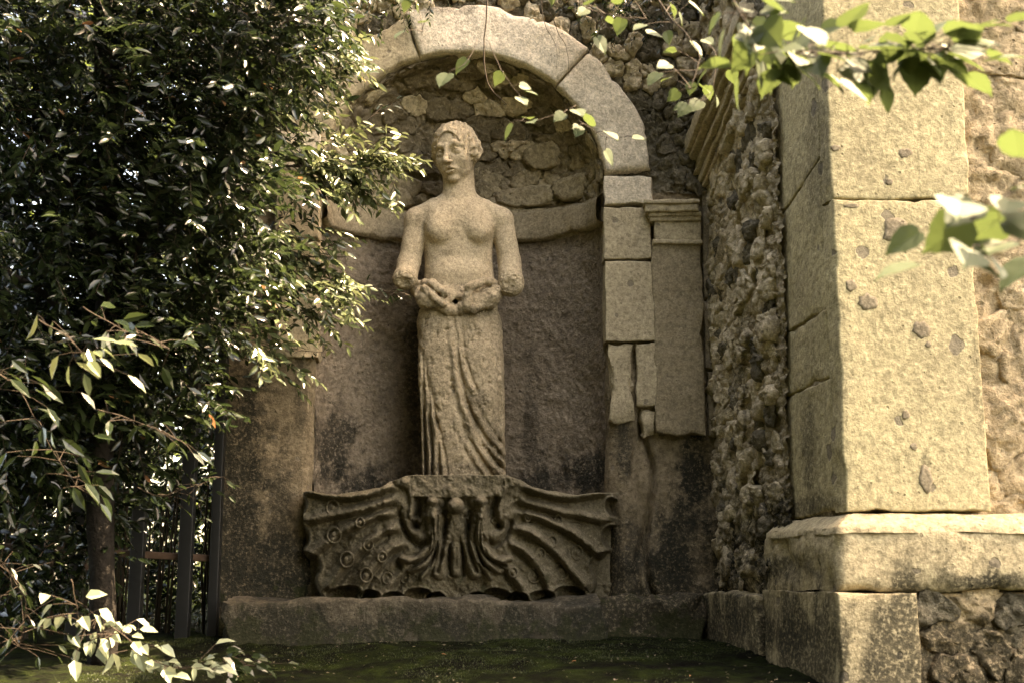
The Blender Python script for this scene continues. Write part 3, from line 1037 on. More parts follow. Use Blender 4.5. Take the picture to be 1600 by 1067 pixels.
# ------------------------------------------------------------------ carving by signed distances
# carving space: x, y = photograph pixels (y up = -row), z = towards the camera, one unit about 4.3 mm
def surface_nets(F, xs, ys, zs):
    S = F < 0
    c = S[:-1, :-1, :-1].astype(np.int8)
    tot = np.zeros_like(c)
    for a in (0, 1):
        for b in (0, 1):
            for d in (0, 1):
                tot += S[a:S.shape[0] - 1 + a, b:S.shape[1] - 1 + b, d:S.shape[2] - 1 + d]
    act = (tot > 0) & (tot < 8)
    I = np.argwhere(act)
    idx = -np.ones(act.shape, np.int64)
    idx[act] = np.arange(len(I))
    acc = np.zeros((len(I), 3)); cnt = np.zeros(len(I))
    corners = [(a, b, d) for a in (0, 1) for b in (0, 1) for d in (0, 1)]
    co = [xs, ys, zs]
    for p in corners:
        for ax in range(3):
            if p[ax] == 1: continue
            q = list(p); q[ax] = 1
            A = I + np.array(p); B = I + np.array(q)
            fa = F[A[:, 0], A[:, 1], A[:, 2]]; fb = F[B[:, 0], B[:, 1], B[:, 2]]
            m = (fa < 0) != (fb < 0)
            t = np.where(m, fa / np.where(m, fa - fb, 1), 0)
            for k in range(3):
                ca, cb = co[k][A[:, k]], co[k][B[:, k]]
                acc[:, k] += np.where(m, ca + (cb - ca) * t, 0)
            cnt += m
    V = acc / np.maximum(cnt, 1)[:, None]
    Q = []
    for ax in range(3):
        sl = [slice(1, -1)] * 3; sl[ax] = slice(0, -1) if True else None
        s2 = list(sl); s2[ax] = slice(1, None)
        a_ = S[tuple(sl)]; b_ = S[tuple(s2)]
        E = np.argwhere(a_ != b_)
        if not len(E): continue
        inside = a_[E[:, 0], E[:, 1], E[:, 2]]
        off = np.ones(3, int); off[ax] = 0
        E = E + off
        o1, o2 = [k for k in range(3) if k != ax]
        if ax == 1: o1, o2 = o2, o1
        def cell(d1, d2):
            C = E.copy(); C[:, o1] -= d1; C[:, o2] -= d2
            return idx[C[:, 0], C[:, 1], C[:, 2]]
        q = np.stack([cell(0, 0), cell(1, 0), cell(1, 1), cell(0, 1)], 1)
        q[~inside] = q[~inside][:, ::-1]
        Q.append(q)
    Q = np.concatenate(Q)
    return V, Q[(Q >= 0).all(1)]


HS = 1.12                       # size of the head
CH, SH = math.cos(R(11)), math.sin(R(11))     # chin lowered


class Sdf:
    def __init__(s, xs, ys, zs):
        s.xs, s.ys, s.zs = [np.asarray(a, np.float32) for a in (xs, ys, zs)]
        s.X = s.xs[:, None, None]; s.Y = s.ys[None, :, None]; s.Z = s.zs[None, None, :]
        s.F = np.full((len(xs), len(ys), len(zs)), 60, np.float32)
        s.loc = None
    def frame(s, C, yaw, roll):
        """local axes of a turned head; C centre, yaw to the left, roll"""
        x, y, z = s.X - C[0], s.Y - C[1], s.Z - C[2]
        cr, sr = math.cos(roll), math.sin(roll)
        x1, y1 = x * cr + y * sr, -x * sr + y * cr
        cy, sy = math.cos(yaw), math.sin(yaw)
        y1, z0_ = y1 * CH + z * SH, -y1 * SH + z * CH
        z = z0_
        k = 1 / HS
        s.loc = ((x1 * cy + z * sy) * k, (y1 + 0 * x1 + 0 * z) * k, (-x1 * sy + z * cy) * k)
    def c(s):
        return s.loc if s.loc is not None else (s.X, s.Y, s.Z)
    def ell(s, c, r):
        x, y, z = s.c()
        a, b, d = (x - c[0]) / r[0], (y - c[1]) / r[1], (z - c[2]) / r[2]
        k0 = np.sqrt(a * a + b * b + d * d)
        k1 = np.sqrt((a / r[0]) ** 2 + (b / r[1]) ** 2 + (d / r[2]) ** 2) + 1e-6
        return k0 * (k0 - 1) / k1
    def cone(s, a, b, ra, rb, zs=1.0):
        x, y, z = s.c()
        a, b = np.array(a, float), np.array(b, float)
        ba = b - a; L2 = float(ba @ ba)
        px, py, pz = x - a[0], y - a[1], z - a[2]
        t = np.clip((px * ba[0] + py * ba[1] + pz * ba[2]) / L2, 0, 1)
        return np.sqrt((px - t * ba[0]) ** 2 + (py - t * ba[1]) ** 2 + ((pz - t * ba[2]) * zs) ** 2) - (ra + (rb - ra) * t)
    def add(s, d, k=4):
        h = np.clip(.5 + .5 * (s.F - d) / k, 0, 1)
        s.F = (s.F * (1 - h) + d * h - k * h * (1 - h)).astype(np.float32)
    def sub(s, d, k=3):
        d = -d
        h = np.clip(.5 - .5 * (s.F - d) / k, 0, 1)
        s.F = (s.F * (1 - h) + d * h + k * h * (1 - h)).astype(np.float32)


def lathe(s, tab, flat=0.0):
    tab = np.array(tab, float)
    yy = -s.ys
    cx, w, dp = [np.interp(yy, tab[:, 0], tab[:, k])[None, :, None].astype(np.float32) for k in (1, 2, 3)]
    k0 = (np.abs((s.X - cx) / w) ** 2.3 + np.abs(s.Z / dp) ** 2.3) ** (1 / 2.3)
    d = (k0 - 1) * np.minimum(w, dp)
    top, bot = -tab[0, 0], -tab[-1, 0]
    return np.maximum(np.maximum(d, s.Y - top), bot - s.Y)


def dist_poly(X, Y, pts):
    """distance to a polyline in the picture plane, and the parameter along it"""
    best = np.full(np.broadcast(X, Y).shape, 1e6); tp = np.zeros_like(best); sg = np.zeros_like(best)
    n = len(pts) - 1
    for k in range(n):
        a, b = np.array(pts[k][:2], float), np.array(pts[k + 1][:2], float)
        ba = b - a; L = ba @ ba
        t = np.clip(((X - a[0]) * ba[0] + (Y - a[1]) * ba[1]) / L, 0, 1)
        dx, dy = X - a[0] - t * ba[0], Y - a[1] - t * ba[1]
        d = np.sqrt(dx * dx + dy * dy)
        m = d < best
        best = np.where(m, d, best); tp = np.where(m, (k + t) / n, tp)
        sg = np.where(m, np.sign(ba[0] * dy - ba[1] * dx), sg)
    return best, tp, sg


def smooth_pts(pts, n=5):
    pts = np.array(pts, float)
    out = []
    for k in range(len(pts) - 1):
        p0, p1, p2, p3 = pts[max(k - 1, 0)], pts[k], pts[k + 1], pts[min(k + 2, len(pts) - 1)]
        for t in np.linspace(0, 1, n, endpoint=False):
            out.append(.5 * (2 * p1 + (p2 - p0) * t + (2 * p0 - 5 * p1 + 4 * p2 - p3) * t * t + (3 * p1 - p0 - 3 * p2 + p3) * t ** 3))
    out.append(pts[-1])
    return np.array(out)


STY = 0.13                      # distance plane through the statue's axis


def carve_to_world(V, amp, ns, Y0=STY, S=None):
    y = Y0 - V[:, 2] * .0043
    p = P(V[:, 0], -V[:, 1], Y0)
    # keep the outline true where the front of the figure is seen
    out = np.stack([p[:, 0], y, p[:, 2]], -1)
    return wob(out, amp, ns)


statueT = thing('statue', 'tall armless stone woman with bare torso and draped skirt standing in the niche', 'statue')


def build_body():
    xs = np.concatenate([np.arange(606, 664, 1.9), np.arange(664, 768, 1.15), np.arange(768, 832, 1.9)])
    ys = np.concatenate([np.arange(-506, -300, 1.7), np.arange(-300, -192, 1.0)])
    zs = np.concatenate([np.arange(-44, 8, 2.4), np.arange(8, 66, 1.3)])
    s = Sdf(xs, ys, zs)
    s.F = lathe(s, [(318, 716, 40, 17), (326, 716, 54, 24), (338, 716, 58, 29), (352, 716, 59, 32), (370, 716, 57, 33), (392, 716, 53, 31), (415, 717, 53, 31), (440, 718, 55, 33), (460, 718, 58, 36), (500, 718, 60, 36)]).astype(np.float32)
    # neck and shoulders
    s.add(s.cone((717, -262, -5), (718, -326, -2), 22.5, 27), 8)
    for sx, ex in ((-1, 652), (1, 783)):
        s.add(s.cone((716 + sx * 13, -316, 2), (ex, -344, 2), 15, 17.5), 10)
        s.add(s.ell((ex, -347, 3), (19.5, 20, 19)), 7)
    # pectoral plane, breasts, ribs, belly
    s.add(s.ell((716, -345, 18), (44, 26, 15)), 9)
    s.add(s.ell((690, -362, 22), (22, 23, 16)), 9)
    s.add(s.ell((748, -362, 22), (22, 23, 16)), 9)
    s.add(s.ell((690, -370, 29), (16, 14, 11)), 7)
    s.add(s.ell((748, -370, 29), (16, 14, 11)), 7)
    s.sub(s.cone((718, -352, 47), (718, -382, 46), 5, 7), 7)
    s.sub(s.cone((718, -392, 42), (718, -418, 41), 3, 3), 6)
    s.add(s.ell((718, -432, 20), (38, 20, 16)), 10)
    # arms broken off below the elbow
    s.add(s.cone((651, -354, 3), (640, -412, 8), 18.5, 17), 3)
    s.add(s.cone((640, -412, 8), (635, -440, 22), 18, 17.5), 3)
    s.add(s.ell((635, -440, 26), (19, 16, 17)), 4)
    s.add(s.cone((786, -352, 3), (796, -412, 8), 17, 18), 3)
    s.add(s.cone((796, -412, 8), (798, -444, 22), 18.5, 19), 3)
    s.add(s.ell((798, -449, 26), (20.5, 21, 17)), 4)
    s.sub(s.ell((632, -455, 44), (22, 13, 12)), 2)
    s.sub(s.ell((798, -458, 49), (20, 17, 10)), 2)
    # slots between arms and body
    s.sub(s.cone((661, -388, 20), (658, -445, 20), 1.0, 4.2, .25), 1.5)
    s.sub(s.cone((774, -380, 20), (776, -445, 20), 1.0, 3.8, .25), 1.5)
    # V of the belly running down to the water hole
    s.sub(s.cone((713, -452, 52), (713, -478, 46), 9, 7), 7)
    s.sub(s.cone((713, -478, 10), (713, -478, 70), 5, 5), 1.2)
    # hips under the cloth
    body = s
    # ---- head, turned a quarter to the left and tipped
    C, yaw, roll = (713, -245, 10), R(24), R(9)
    s.frame(C, yaw, roll)
    s.add(s.ell((0, 8, -4), (29, 33, 32)), 5)
    s.add(s.ell((0, -6, 5), (24.5, 32, 25)), 6)
    s.add(s.ell((0, -22, 7), (20.5, 15, 20)), 4)
    s.add(s.ell((0, -33, 21), (8.5, 6.5, 8)), 4)
    s.sub(s.ell((0, -47, 14), (15, 7, 14)), 3)
    s.add(s.ell((-14, -9, 17), (9, 10, 8)), 7)
    s.add(s.ell((14, -9, 17), (9, 10, 8)), 7)
    for e in (-1, 1):
        s.sub(s.ell((e * 12.0, 2.2, 32), (9.5, 7.2, 8.5)), 4)
        s.add(s.ell((e * 12.0, .8, 21.6), (7.6, 5.2, 5.6)), 1.0)
        s.add(s.cone((e * 4.0, 9.5, 28), (e * 12.0, 12.6, 26.6), 1.5, 1.7), 4.5)
        s.add(s.cone((e * 12.0, 12.6, 26.6), (e * 21, 9.0, 19.5), 1.7, 1.5), 4.5)
        s.add(s.cone((e * 5.6, 1.2, 25.6), (e * 11.8, 5.8, 26.8), 1.0, 1.35), .6)
        s.add(s.cone((e * 11.8, 5.8, 26.8), (e * 19.0, 1.8, 21.6), 1.35, 1.0), .6)
        s.add(s.cone((e * 6.0, -.6, 25.2), (e * 12.0, -4.2, 25.4), .9, 1.1), .6)
        s.add(s.cone((e * 12.0, -4.2, 25.4), (e * 18.6, -.4, 21.2), 1.1, .8), .6)
    s.add(s.cone((0, 9.5, 28.5), (0, -1, 32), 3.3, 3.0), 2.5)
    s.add(s.cone((0, -1, 32), (0, -9.5, 37.5), 3.0, 4.0), 1.6)
    s.add(s.ell((-3.9, -11.2, 33), (3.2, 2.7, 3.6)), 1.3)
    s.add(s.ell((3.9, -11.2, 33), (3.2, 2.7, 3.6)), 1.3)
    s.sub(s.ell((0, -14.0, 36.5), (4.2, 1.6, 4)), 1.2)
    s.add(s.ell((0, -20, 24), (11, 7.5, 7)), 3)
    s.sub(s.cone((-8.6, -21.6, 29.8), (8.6, -21.6, 29.8), 1.2, 1.2), 1.0)
    s.sub(s.cone((-6, -21.7, 32.5), (6, -21.7, 32.5), 1.2, 1.2), 1.0)
    for a, b, r1, r2 in (((-8.2, -20.9, 28.4), (-1.6, -18.4, 31.8), 1.0, 1.8), ((8.2, -20.9, 28.4), (1.6, -18.4, 31.8), 1.0, 1.8)):
        s.add(s.cone(a, b, r1, r2), 1.0)
    s.add(s.cone((-4.3, -24.2, 30.2), (4.3, -24.2, 30.2), 1.9, 1.9), 1.2)
    s.sub(s.cone((-5, -28.2, 30.5), (5, -28.2, 30.5), 1.6, 1.6), 2.5)
    s.add(s.ell((27, -3, -2), (3.5, 8, 5)), 1.5)
    s.add(s.ell((27.5, -11, 0), (2.6, 3.5, 3)), 1.0)
    s.loc = None
    s.add(s.cone((716, -276, -2), (718, -324, -1), 22.5, 27), 4)
    V, Q = surface_nets(s.F, s.xs, s.ys, s.zs)
    W = carve_to_world(V, .0028, 13)
    W = wob(W, .0011, 60)
    st_ = (V[:, 1] < -432) & (V[:, 2] > 24) & ((V[:, 0] < 655) | (V[:, 0] > 778))
    W[:, 1] += np.where(st_, lumpy(W, 40., .016), 0)
    mesh('body', W, Q, M['statue'], statueT)
    # ---- hair
    xs = np.arange(662, 768, 1.05); ys = np.arange(-284, -188, 1.05); zs = np.arange(-40, 52, 1.2)
    h = Sdf(xs, ys, zs)
    h.frame(C, yaw, roll)
    h.add(h.ell((0, 9.5, -5), (31.5, 34.5, 34.5)), 2)
    h.add(h.ell((26, 2, -4), (11, 14, 15)), 6)
    h.add(h.ell((27, -4, 2), (7, 6, 8)), 4)
    h.add(h.ell((-26, 2, -4), (9, 13, 15)), 6)
    x, y, z = h.loc
    # waves combed back from the brow
    ang = np.arctan2(y - 2, x + 0 * y)
    rad = np.sqrt(x * x + (y - 2) ** 2)
    wave = 1.3 * np.sin((z * .7 + ang * 9.0) + 1.6 * np.sin(rad * .45 + z * .3)) + .9 * np.sin(ang * 19 + z * .5 + 2 + 1.5 * np.sin(z * .4)) 
    side = np.clip((np.abs(x) - 4) / 8, 0, 1) * np.clip((z + 12) / 12, 0, 1)
    PPn = np.stack([x, y, z], -1)
    nz_ = fbm(PPn.reshape(-1, 3), .16, 3).reshape(x.shape)
    h.F = (h.F - (wave * side * 1.25 + nz_ * 1.6)).astype(np.float32)
    h.sub(h.ell((0, -9, 26), (23.5, 38.5, 26)), 1.2)
    h.sub(h.ell((0, -40, 0), (50, 26, 60)), 2)
    V, Q = surface_nets(h.F, h.xs, h.ys, h.zs)
    mesh('hair', carve_to_world(V, .0015, 20), Q, M['statue'], statueT)


build_body()


def build_skirt():
    xs = np.arange(640, 806, 1.45); ys = np.arange(-768, -484, 1.7); zs = np.arange(-42, 62, 1.9)
    s = Sdf(xs, ys, zs)
    d = lathe(s, [(486, 717, 62, 38), (505, 718, 66, 40), (560, 721, 66, 41), (610, 723, 64.5, 42), (650, 724, 64, 43), (700, 726, 63.5, 43), (748, 727, 63, 44), (764, 727, 62, 44)])
    s.F = d.astype(np.float32)
    s.add(s.ell((690, -575, 22), (30, 90, 20)), 14)
    s.add(s.ell((748, -590, 25), (30, 74, 20)), 14)
    X2, Y2 = s.xs[:, None], -s.ys[None, :]
    disp = np.zeros((len(s.xs), len(s.ys)))
    folds = [  # points, ridge height, width, t-fade
        ([(704, 500), (709, 545), (713, 585), (720, 620), (733, 655), (752, 690), (790, 728)], 4.2, 4.2),
        ([(716, 500), (719, 545), (724, 575), (733, 602), (742, 618)], 3.6, 3.6),
        ([(716, 622), (728, 652), (742, 690), (762, 722), (790, 748)], 5.5, 4.8),
        ([(728, 690), (742, 716), (762, 748)], 5.0, 4.2),
        ([(735, 625), (752, 662), (776, 696), (794, 716)], 3.2, 4.0),
        ([(712, 620), (716, 660), (722, 700), (726, 752)], 1.2, 7.0),
        ([(656, 545), (660, 620), (661, 690), (663, 752)], 4.2, 3.0),
        ([(661, 560), (668, 630), (671, 690), (672, 752)], 4.4, 3.0),
        ([(666, 590), (677, 650), (682, 700), (683, 752)], 4.4, 3.1),
        ([(674, 640), (687, 690), (694, 730), (697, 752)], 3.8, 3.0),
        ([(783, 560), (786, 640), (783, 752)], 2.5, 3.0)]
    for pts, hgt, w in folds:
        pts = smooth_pts(pts)
        dd, t, sg = dist_poly(X2, Y2, pts)
        fade = np.clip(t * 4, 0, 1) * np.clip((1.15 - t) * 5, 0, 1)
        disp += hgt * np.exp(-(dd / w) ** 2) * fade
        off = dd - w * 1.9
        disp -= hgt * .9 * np.exp(-(off / (w * .62)) ** 2) * fade * np.where(sg < 0, 1, .45)
    zf = np.clip((s.Z + 5) / 20, 0, 1)
    s.F = (s.F - disp[:, :, None] * zf).astype(np.float32)
    s.sub(s.ell((709, -612, 47), (5, 5.5, 7)), 2)
    V, Q = surface_nets(s.F, s.xs, s.ys, s.zs)
    W = carve_to_world(V, .0045, 14)
    W = wob(W, .0022, 45)
    W[:, 1] += np.clip(fbm(W, 26, 3) - .30, 0, 1) * .022 + .004 * fbm(W + 3, 9, 3)
    mesh('skirt', W, Q, M['skirt'], statueT)


build_skirt()


def build_cloth():
    xs = np.arange(638, 800, 1.3); ys = np.arange(-512, -420, 1.3); zs = np.arange(-40, 66, 1.6)
    s = Sdf(xs, ys, zs)
    s.F = np.full_like(s.F, 60)
    # lapping roll of cloth round the hips, parted over the hole
    s.add(s.cone((655, -452, 8), (668, -474, 34), 13, 14), 4)
    s.add(s.cone((668, -474, 34), (703, -492, 42), 14, 9), 5)
    s.add(s.cone((778, -455, 8), (765, -474, 34), 13, 15), 4)
    s.add(s.cone((765, -474, 34), (724, -491, 42), 15, 9), 5)
    s.add(s.ell((713, -494, 38), (20, 8, 10)), 4)
    s.add(s.cone((652, -448, 16), (678, -452, 42), 6, 6), 2)
    s.add(s.cone((678, -452, 42), (698, -470, 50), 6, 7), 3)
    s.add(s.cone((782, -449, 16), (756, -448, 42), 7, 5.5), 2)
    s.add(s.cone((756, -448, 42), (733, -460, 50), 5.5, 6.5), 3)
    s.add(s.cone((664, -460, 44), (694, -486, 52), 6, 6), 2)
    s.add(s.cone((733, -462, 50), (731, -488, 50), 7, 7), 3)
    s.add(s.cone((775, -462, 36), (742, -492, 46), 8, 7), 2)
    s.add(s.ell((712, -470, 10), (58, 30, 30)), 3)
    s.sub(s.cone((668, -458, 54), (692, -476, 60), 2.5, 2), 2)
    s.sub(s.cone((778, -470, 50), (748, -494, 58), 1.6, 1.6), 1)
    s.sub(s.cone((735, -470, 60), (741, -484, 60), 2, 2), 2)
    s.sub(s.cone((713, -432, 60), (713, -462, 50), 30, 13), 5)
    s.sub(s.cone((713, -462, 50), (713, -480, 46), 13, 6.5), 4)
    s.sub(s.cone((713, -479, 5), (713, -479, 70), 5.2, 5.2), 1)
    x, y, z = np.meshgrid(s.xs, s.ys, s.zs, indexing='ij')
    n = fbm(np.stack([x, y, z], -1).reshape(-1, 3), .085, 3).reshape(x.shape)
    s.F = (s.F + n * 2.4).astype(np.float32)
    V, Q = surface_nets(s.F, s.xs, s.ys, s.zs)
    mesh('cloth_roll', carve_to_world(V, .002, 30), Q, M['skirt'], statueT)


build_cloth()

# ------------------------------------------------------------------ shell basin
shellT = thing('shell_basin', 'winged stone shell basin with a carved spout below the statue', 'basin')
SCX = 713.0


def shell_field(X, Y):
    """height in metres out of the wall and a mask, X, Y in photograph pixels"""
    n2 = fbm(np.stack([X / 60, Y / 60, 0 * X], -1), 1.0, 4)
    dx = np.abs(X - SCX)
    # left and right differ slightly in the photograph; fold on one side
    topc = np.interp(dx, [0, 80, 88, 105, 120, 150, 190, 232, 262], [742, 742, 746, 752, 762, 769, 773, 770, 771])
    base = np.interp(dx, [0, 60, 110, 160, 215, 245, 262], [.38, .38, .35, .30, .24, .19, .08])
    vert = np.clip((Y - topc) / 190, 0, 1)
    h = base * (1.0 - .62 * vert ** 1.15)
    # flutes: fan of ribs from a focus above the middle
    # flutes swing upwards like the folds of a wing
    dx0 = dx; dx = dx + 3.5 * fbm(np.stack([X / 35, Y / 35, 0 * X + 3], -1), 1.0, 2)
    ribs = [
        [(98, 756), (130, 768), (175, 776), (232, 768)],
        [(92, 778), (130, 790), (180, 802), (228, 812)],
        [(90, 800), (128, 806), (176, 830), (228, 866)],
        [(86, 822), (120, 834), (160, 868), (198, 914)],
        [(80, 846), (106, 860), (134, 892), (152, 930)],
        [(68, 868), (84, 892), (100, 915), (112, 934)],
    ]
    prox = np.zeros_like(X)
    for i, r in enumerate(ribs):
        d, t, sg = dist_poly(dx, Y, smooth_pts(r, 5))
        w = 5.5 + 5 * t
        rid = np.exp(-(d / w) ** 2) * np.clip(t * 5, 0, 1)
        lip = np.exp(-((d - 9 * np.sign(1)) / 5) ** 2) * (sg > 0) * np.clip(t * 4, 0, 1)
        h = h + .066 * rid - .055 * lip
        prox = np.maximum(prox, rid)
    # concave floor between ribs towards the rim
    rimd = np.clip((dx - 90) / 140, 0, 1)
    h = h - .035 * (1 - prox) * rimd
    # the flanks taper in towards the foot, with a ragged margin
    marg = np.interp(Y, [760, 800, 860, 900, 944], [252, 250, 236, 218, 196]) + 5 * fbm(np.stack([X / 20, Y / 20, 0 * X], -1), 1.0, 2)
    h = h * np.clip((marg + 8 - dx) / 9, 0.0, 1) ** .6
    # fine fan striations and breaks
    ang_ = np.arctan2(Y - 742 + .25 * dx, dx - 62 + .01)
    wv = .5 + .5 * np.sin(ang_ * 34 + 1.2 * np.sin(dx / 17))
    h = h + .010 * (wv - .5) * np.clip((dx - 95) / 30, 0, 1)
    lf = np.where(X < SCX, 1.0, 0.0)
    h = h - .05 * np.clip(fbm(np.stack([X / 26, Y / 26, 9 + 0 * X], -1), 1.0, 3) - .45, 0, 1) * (dx > 85)
    # scalloped openings on the outer and lower rim
    for (cx, cy, rx, ry, rot) in ((245, 791, 13, 15, 0), (243, 838, 14, 18, .1), (234, 886, 24, 25, .6), (176, 927, 26, 12, .15), (134, 932, 20, 11, 0), (96, 934, 16, 10, 0),
                                  (62, 930, 22, 12, 0), (33, 934, 16, 10, 0)):
        c_, s_ = math.cos(rot), math.sin(rot)
        a = ((dx - cx) * c_ + (Y - cy) * s_) / rx; b = (-(dx - cx) * s_ + (Y - cy) * c_) / ry
        q = np.sqrt(a * a + b * b)
        q = q + .10 * fbm(np.stack([X / 14, Y / 14, 0 * X + cx], -1), 1.0, 3)
        h = np.where(q < 1.0, h - (.19 if cx > 200 else .16) * np.clip(1 - q * q, 0, 1) ** .25, h)
        h = h + .016 * np.exp(-((q - 1.12) / .12) ** 2)
    # dolphin-like hooks beside the middle
    def stroke(pts, w0, w1, H, mirror=True, flat=2.0, base_=None):
        nonlocal h
        d, t, sg = dist_poly(dx if mirror else X - SCX, Y, smooth_pts(pts, 5))
        w = w0 + (w1 - w0) * t
        q = np.clip(1 - (d / w) ** 2, 0, 1)
        h = h + H * q ** .5 * np.clip(t * 6 + .5, 0, 1)
    def groove(pts, w, H, mirror=True):
        nonlocal h
        d, t, sg = dist_poly(dx if mirror else X - SCX, Y, smooth_pts(pts, 5))
        h = h - H * np.exp(-(d / w) ** 2)
    stroke([(88, 750), (74, 758), (66, 780), (66, 806)], 11, 8, .05)
    groove([(62, 775), (60, 800), (66, 822)], 5.5, .13)
    groove([(48, 778), (50, 800)], 3, .03)
    d = np.hypot(dx - 62, Y - 813); h = h + .075 * np.sqrt(np.clip(1 - (d / 6.5) ** 2, 0, 1))
    stroke([(76, 800), (70, 826), (56, 838), (48, 834)], 8, 6, .03)
    groove([(44, 845), (60, 852), (78, 838), (86, 815)], 4, .07)
    # middle hollow and hanging drapery tentacles
    q = np.clip(1 - (dx / 56) ** 2, 0, 1) * np.clip((Y - 776) / 10, 0, 1)
    h = h - .04 * q
    for pts, w0, w1, H in (
        ([(28, 786), (38, 790), (41, 808), (40, 838), (50, 860), (66, 874), (84, 872)], 11, 5.5, .095),
        ([(35, 800), (33, 830), (38, 858), (52, 880), (72, 892)], 7.5, 4.5, .080),
        ([(28, 800), (26, 830), (29, 860), (40, 882), (56, 902)], 6, 4.5, .065)):
        stroke(pts, w0, w1, H)
    groove([(38, 812), (37, 848), (50, 870), (78, 883)], 2.2, .06)
    groove([(30, 806), (30, 850), (44, 884)], 2.0, .06)
    groove([(17, 800), (16, 830), (20, 860), (30, 892)], 3.0, .06)
    stroke([(0, 806), (0, 838)], 19, 17, .05)
    groove([(10, 806), (17, 824)], 2.2, .04)
    stroke([(14, 842), (21, 870), (27, 894)], 8, 12, .07)
    stroke([(0, 852), (0, 896)], 5, 6, .05)
    groove([(8, 850), (9, 898)], 2.0, .04)
    # spout knob and the rough block the statue stands on
    d = np.hypot((X - SCX + 1) / 13, (Y - 789) / 13); h = np.where(d < 1, np.maximum(h, .34 + .16 * np.sqrt(np.clip(1 - d * d, 0, 1))), h)
    d = np.hypot((dx - 37) / 11, (Y - 783) / 10); h = np.where(d < 1, np.maximum(h, .31 + .14 * np.sqrt(np.clip(1 - d * d, 0, 1))), h)
    bl = (dx < 74) & (Y < 776 + 5 * n2)
    h = np.where(bl, .385 + .02 * n2, h)
    h = h + .020 * n2 + .014 * fbm(np.stack([X / 13, Y / 13, 0 * X], -1), 1.0, 5, .62)
    yt = topc + 2.5 * n2
    h = h - .08 * np.clip((dx0 - marg - 4) / 5, 0, 1)
    return np.maximum(h, -.08), yt


def shell_mesh():
    xs = np.arange(474, 966, 1.25)
    nv = 150
    yt = np.interp(np.abs(xs - SCX), [0, 80, 88, 105, 120, 150, 190, 232, 262], [742, 742, 746, 752, 762, 769, 773, 770, 771])
    yt = yt + 2.2 * fbm(np.stack([xs / 30, 0 * xs, 0 * xs], -1), 1., 3)
    T = np.linspace(0, 1, nv)
    X = np.broadcast_to(xs[:, None], (len(xs), nv)).copy()
    Y = yt[:, None] + (944 - yt[:, None]) * T[None, :]
    H, _ = shell_field(X, Y)
    # keep the picture outline: evaluate the point on its own distance plane
    pos = P(X, Y, -H)
    # rounded top lip going back to the wall
    lip = []
    for k, (hh, dz) in enumerate(((-.35, -.02), (.3, .012), (.75, .010), (.95, .004))):
        p = pos[:, 0].copy()
        p[:, 1] = np.where(hh < 0, .28, -H[:, 0] * hh)
        p[:, 2] += dz
        lip.append(p)
    full = np.concatenate([np.stack(lip, 1), pos], 1)
    nn = nv + 4
    parts = ((474, 638, 'wing'), (638, 790, 'spout_carving'), (790, 966, 'wing'))
    for a, b, nm in parts:
        i0, i1 = int((a - 474) / 1.25), min(len(xs), int((b - 474) / 1.25) + 1)
        sub = full[i0:i1]
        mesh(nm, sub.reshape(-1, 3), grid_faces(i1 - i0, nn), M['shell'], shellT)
    return full


shell_mesh()


def ring_ornament(px, py, r, squash=.85):
    H, _ = shell_field(np.array([[float(px)]]), np.array([[float(py)]]))
    h0 = float(H[0, 0])
    n, m_ = 16, 6
    a, b = [q.ravel() for q in np.meshgrid(2 * math.pi * np.arange(n) / n, 2 * math.pi * np.arange(m_) / m_, indexing='ij')]
    rr = r + 1.9 * np.cos(b)
    x, y = px + rr * squash * np.cos(a), py + rr * np.sin(a)
    hh, _ = shell_field(x[:, None], y[:, None])
    V = list(P(x, y, -(hh[:, 0] * .6 + h0 * .4 + (.014 * np.sin(b) + .005))))
    F = [(k * m_ + j_, k * m_ + (j_ + 1) % m_, ((k + 1) % n) * m_ + (j_ + 1) % m_, ((k + 1) % n) * m_ + j_) for k in range(n) for j_ in range(m_)]
    b0 = len(V)
    # inner boss
    for q, s in enumerate((.42, .2)):
        for k in range(8):
            a = 2 * math.pi * k / 8
            V.append(P(px + r * s * squash * math.cos(a), py + r * s * math.sin(a), -(h0 + (.003 if q == 0 else .016))))
    for k in range(8): F.append((b0 + k, b0 + (k + 1) % 8, b0 + 8 + (k + 1) % 8, b0 + 8 + k))
    F.append(tuple(b0 + 8 + k for k in range(8)))
    mesh('ring_ornament', V, F, M['shell'], shellT)


for (zx, zy, r) in ((190, 355, 38), (252, 472, 38), (345, 548, 34), (355, 402, 27), (422, 460, 25), (185, 225, 36), (315, 295, 24), (448, 563, 28), (532, 560, 27),
                    (1240, 385, 28), (1268, 285, 24), (1180, 448, 30), (1284, 530, 40), (1152, 550, 33), (1052, 533, 25), (1360, 440, 32), (1122, 270, 17)):
    ring_ornament(zx / 3.077 + 460, zy / 3.077 + 720, r / 3.077)

# ------------------------------------------------------------------ leaves
def leaf_base(kind):
    if kind == 'laurel':      # lanceolate, folded along the midrib
        mid = [(0, 0, 0), (.35, 0, -.015), (.7, 0, -.02), (1, 0, -.07)]
        L_ = [(.30, .17, .05), (.66, .15, .04)]; R_ = [(.30, -.17, .05), (.66, -.15, .04)]
    elif kind == 'broad':
        mid = [(0, 0, 0), (.35, 0, -.02), (.7, 0, -.04), (1, 0, -.12)]
        L_ = [(.25, .29, .10), (.62, .23, .05)]; R_ = [(.25, -.29, .10), (.62, -.23, .05)]
    V = np.array(mid + L_ + R_, float)
    F = np.array([(0, 1, 4), (0, 6, 1), (1, 2, 5), (1, 5, 4), (1, 6, 7), (1, 7, 2), (2, 3, 5), (2, 7, 3)])
    return V, F


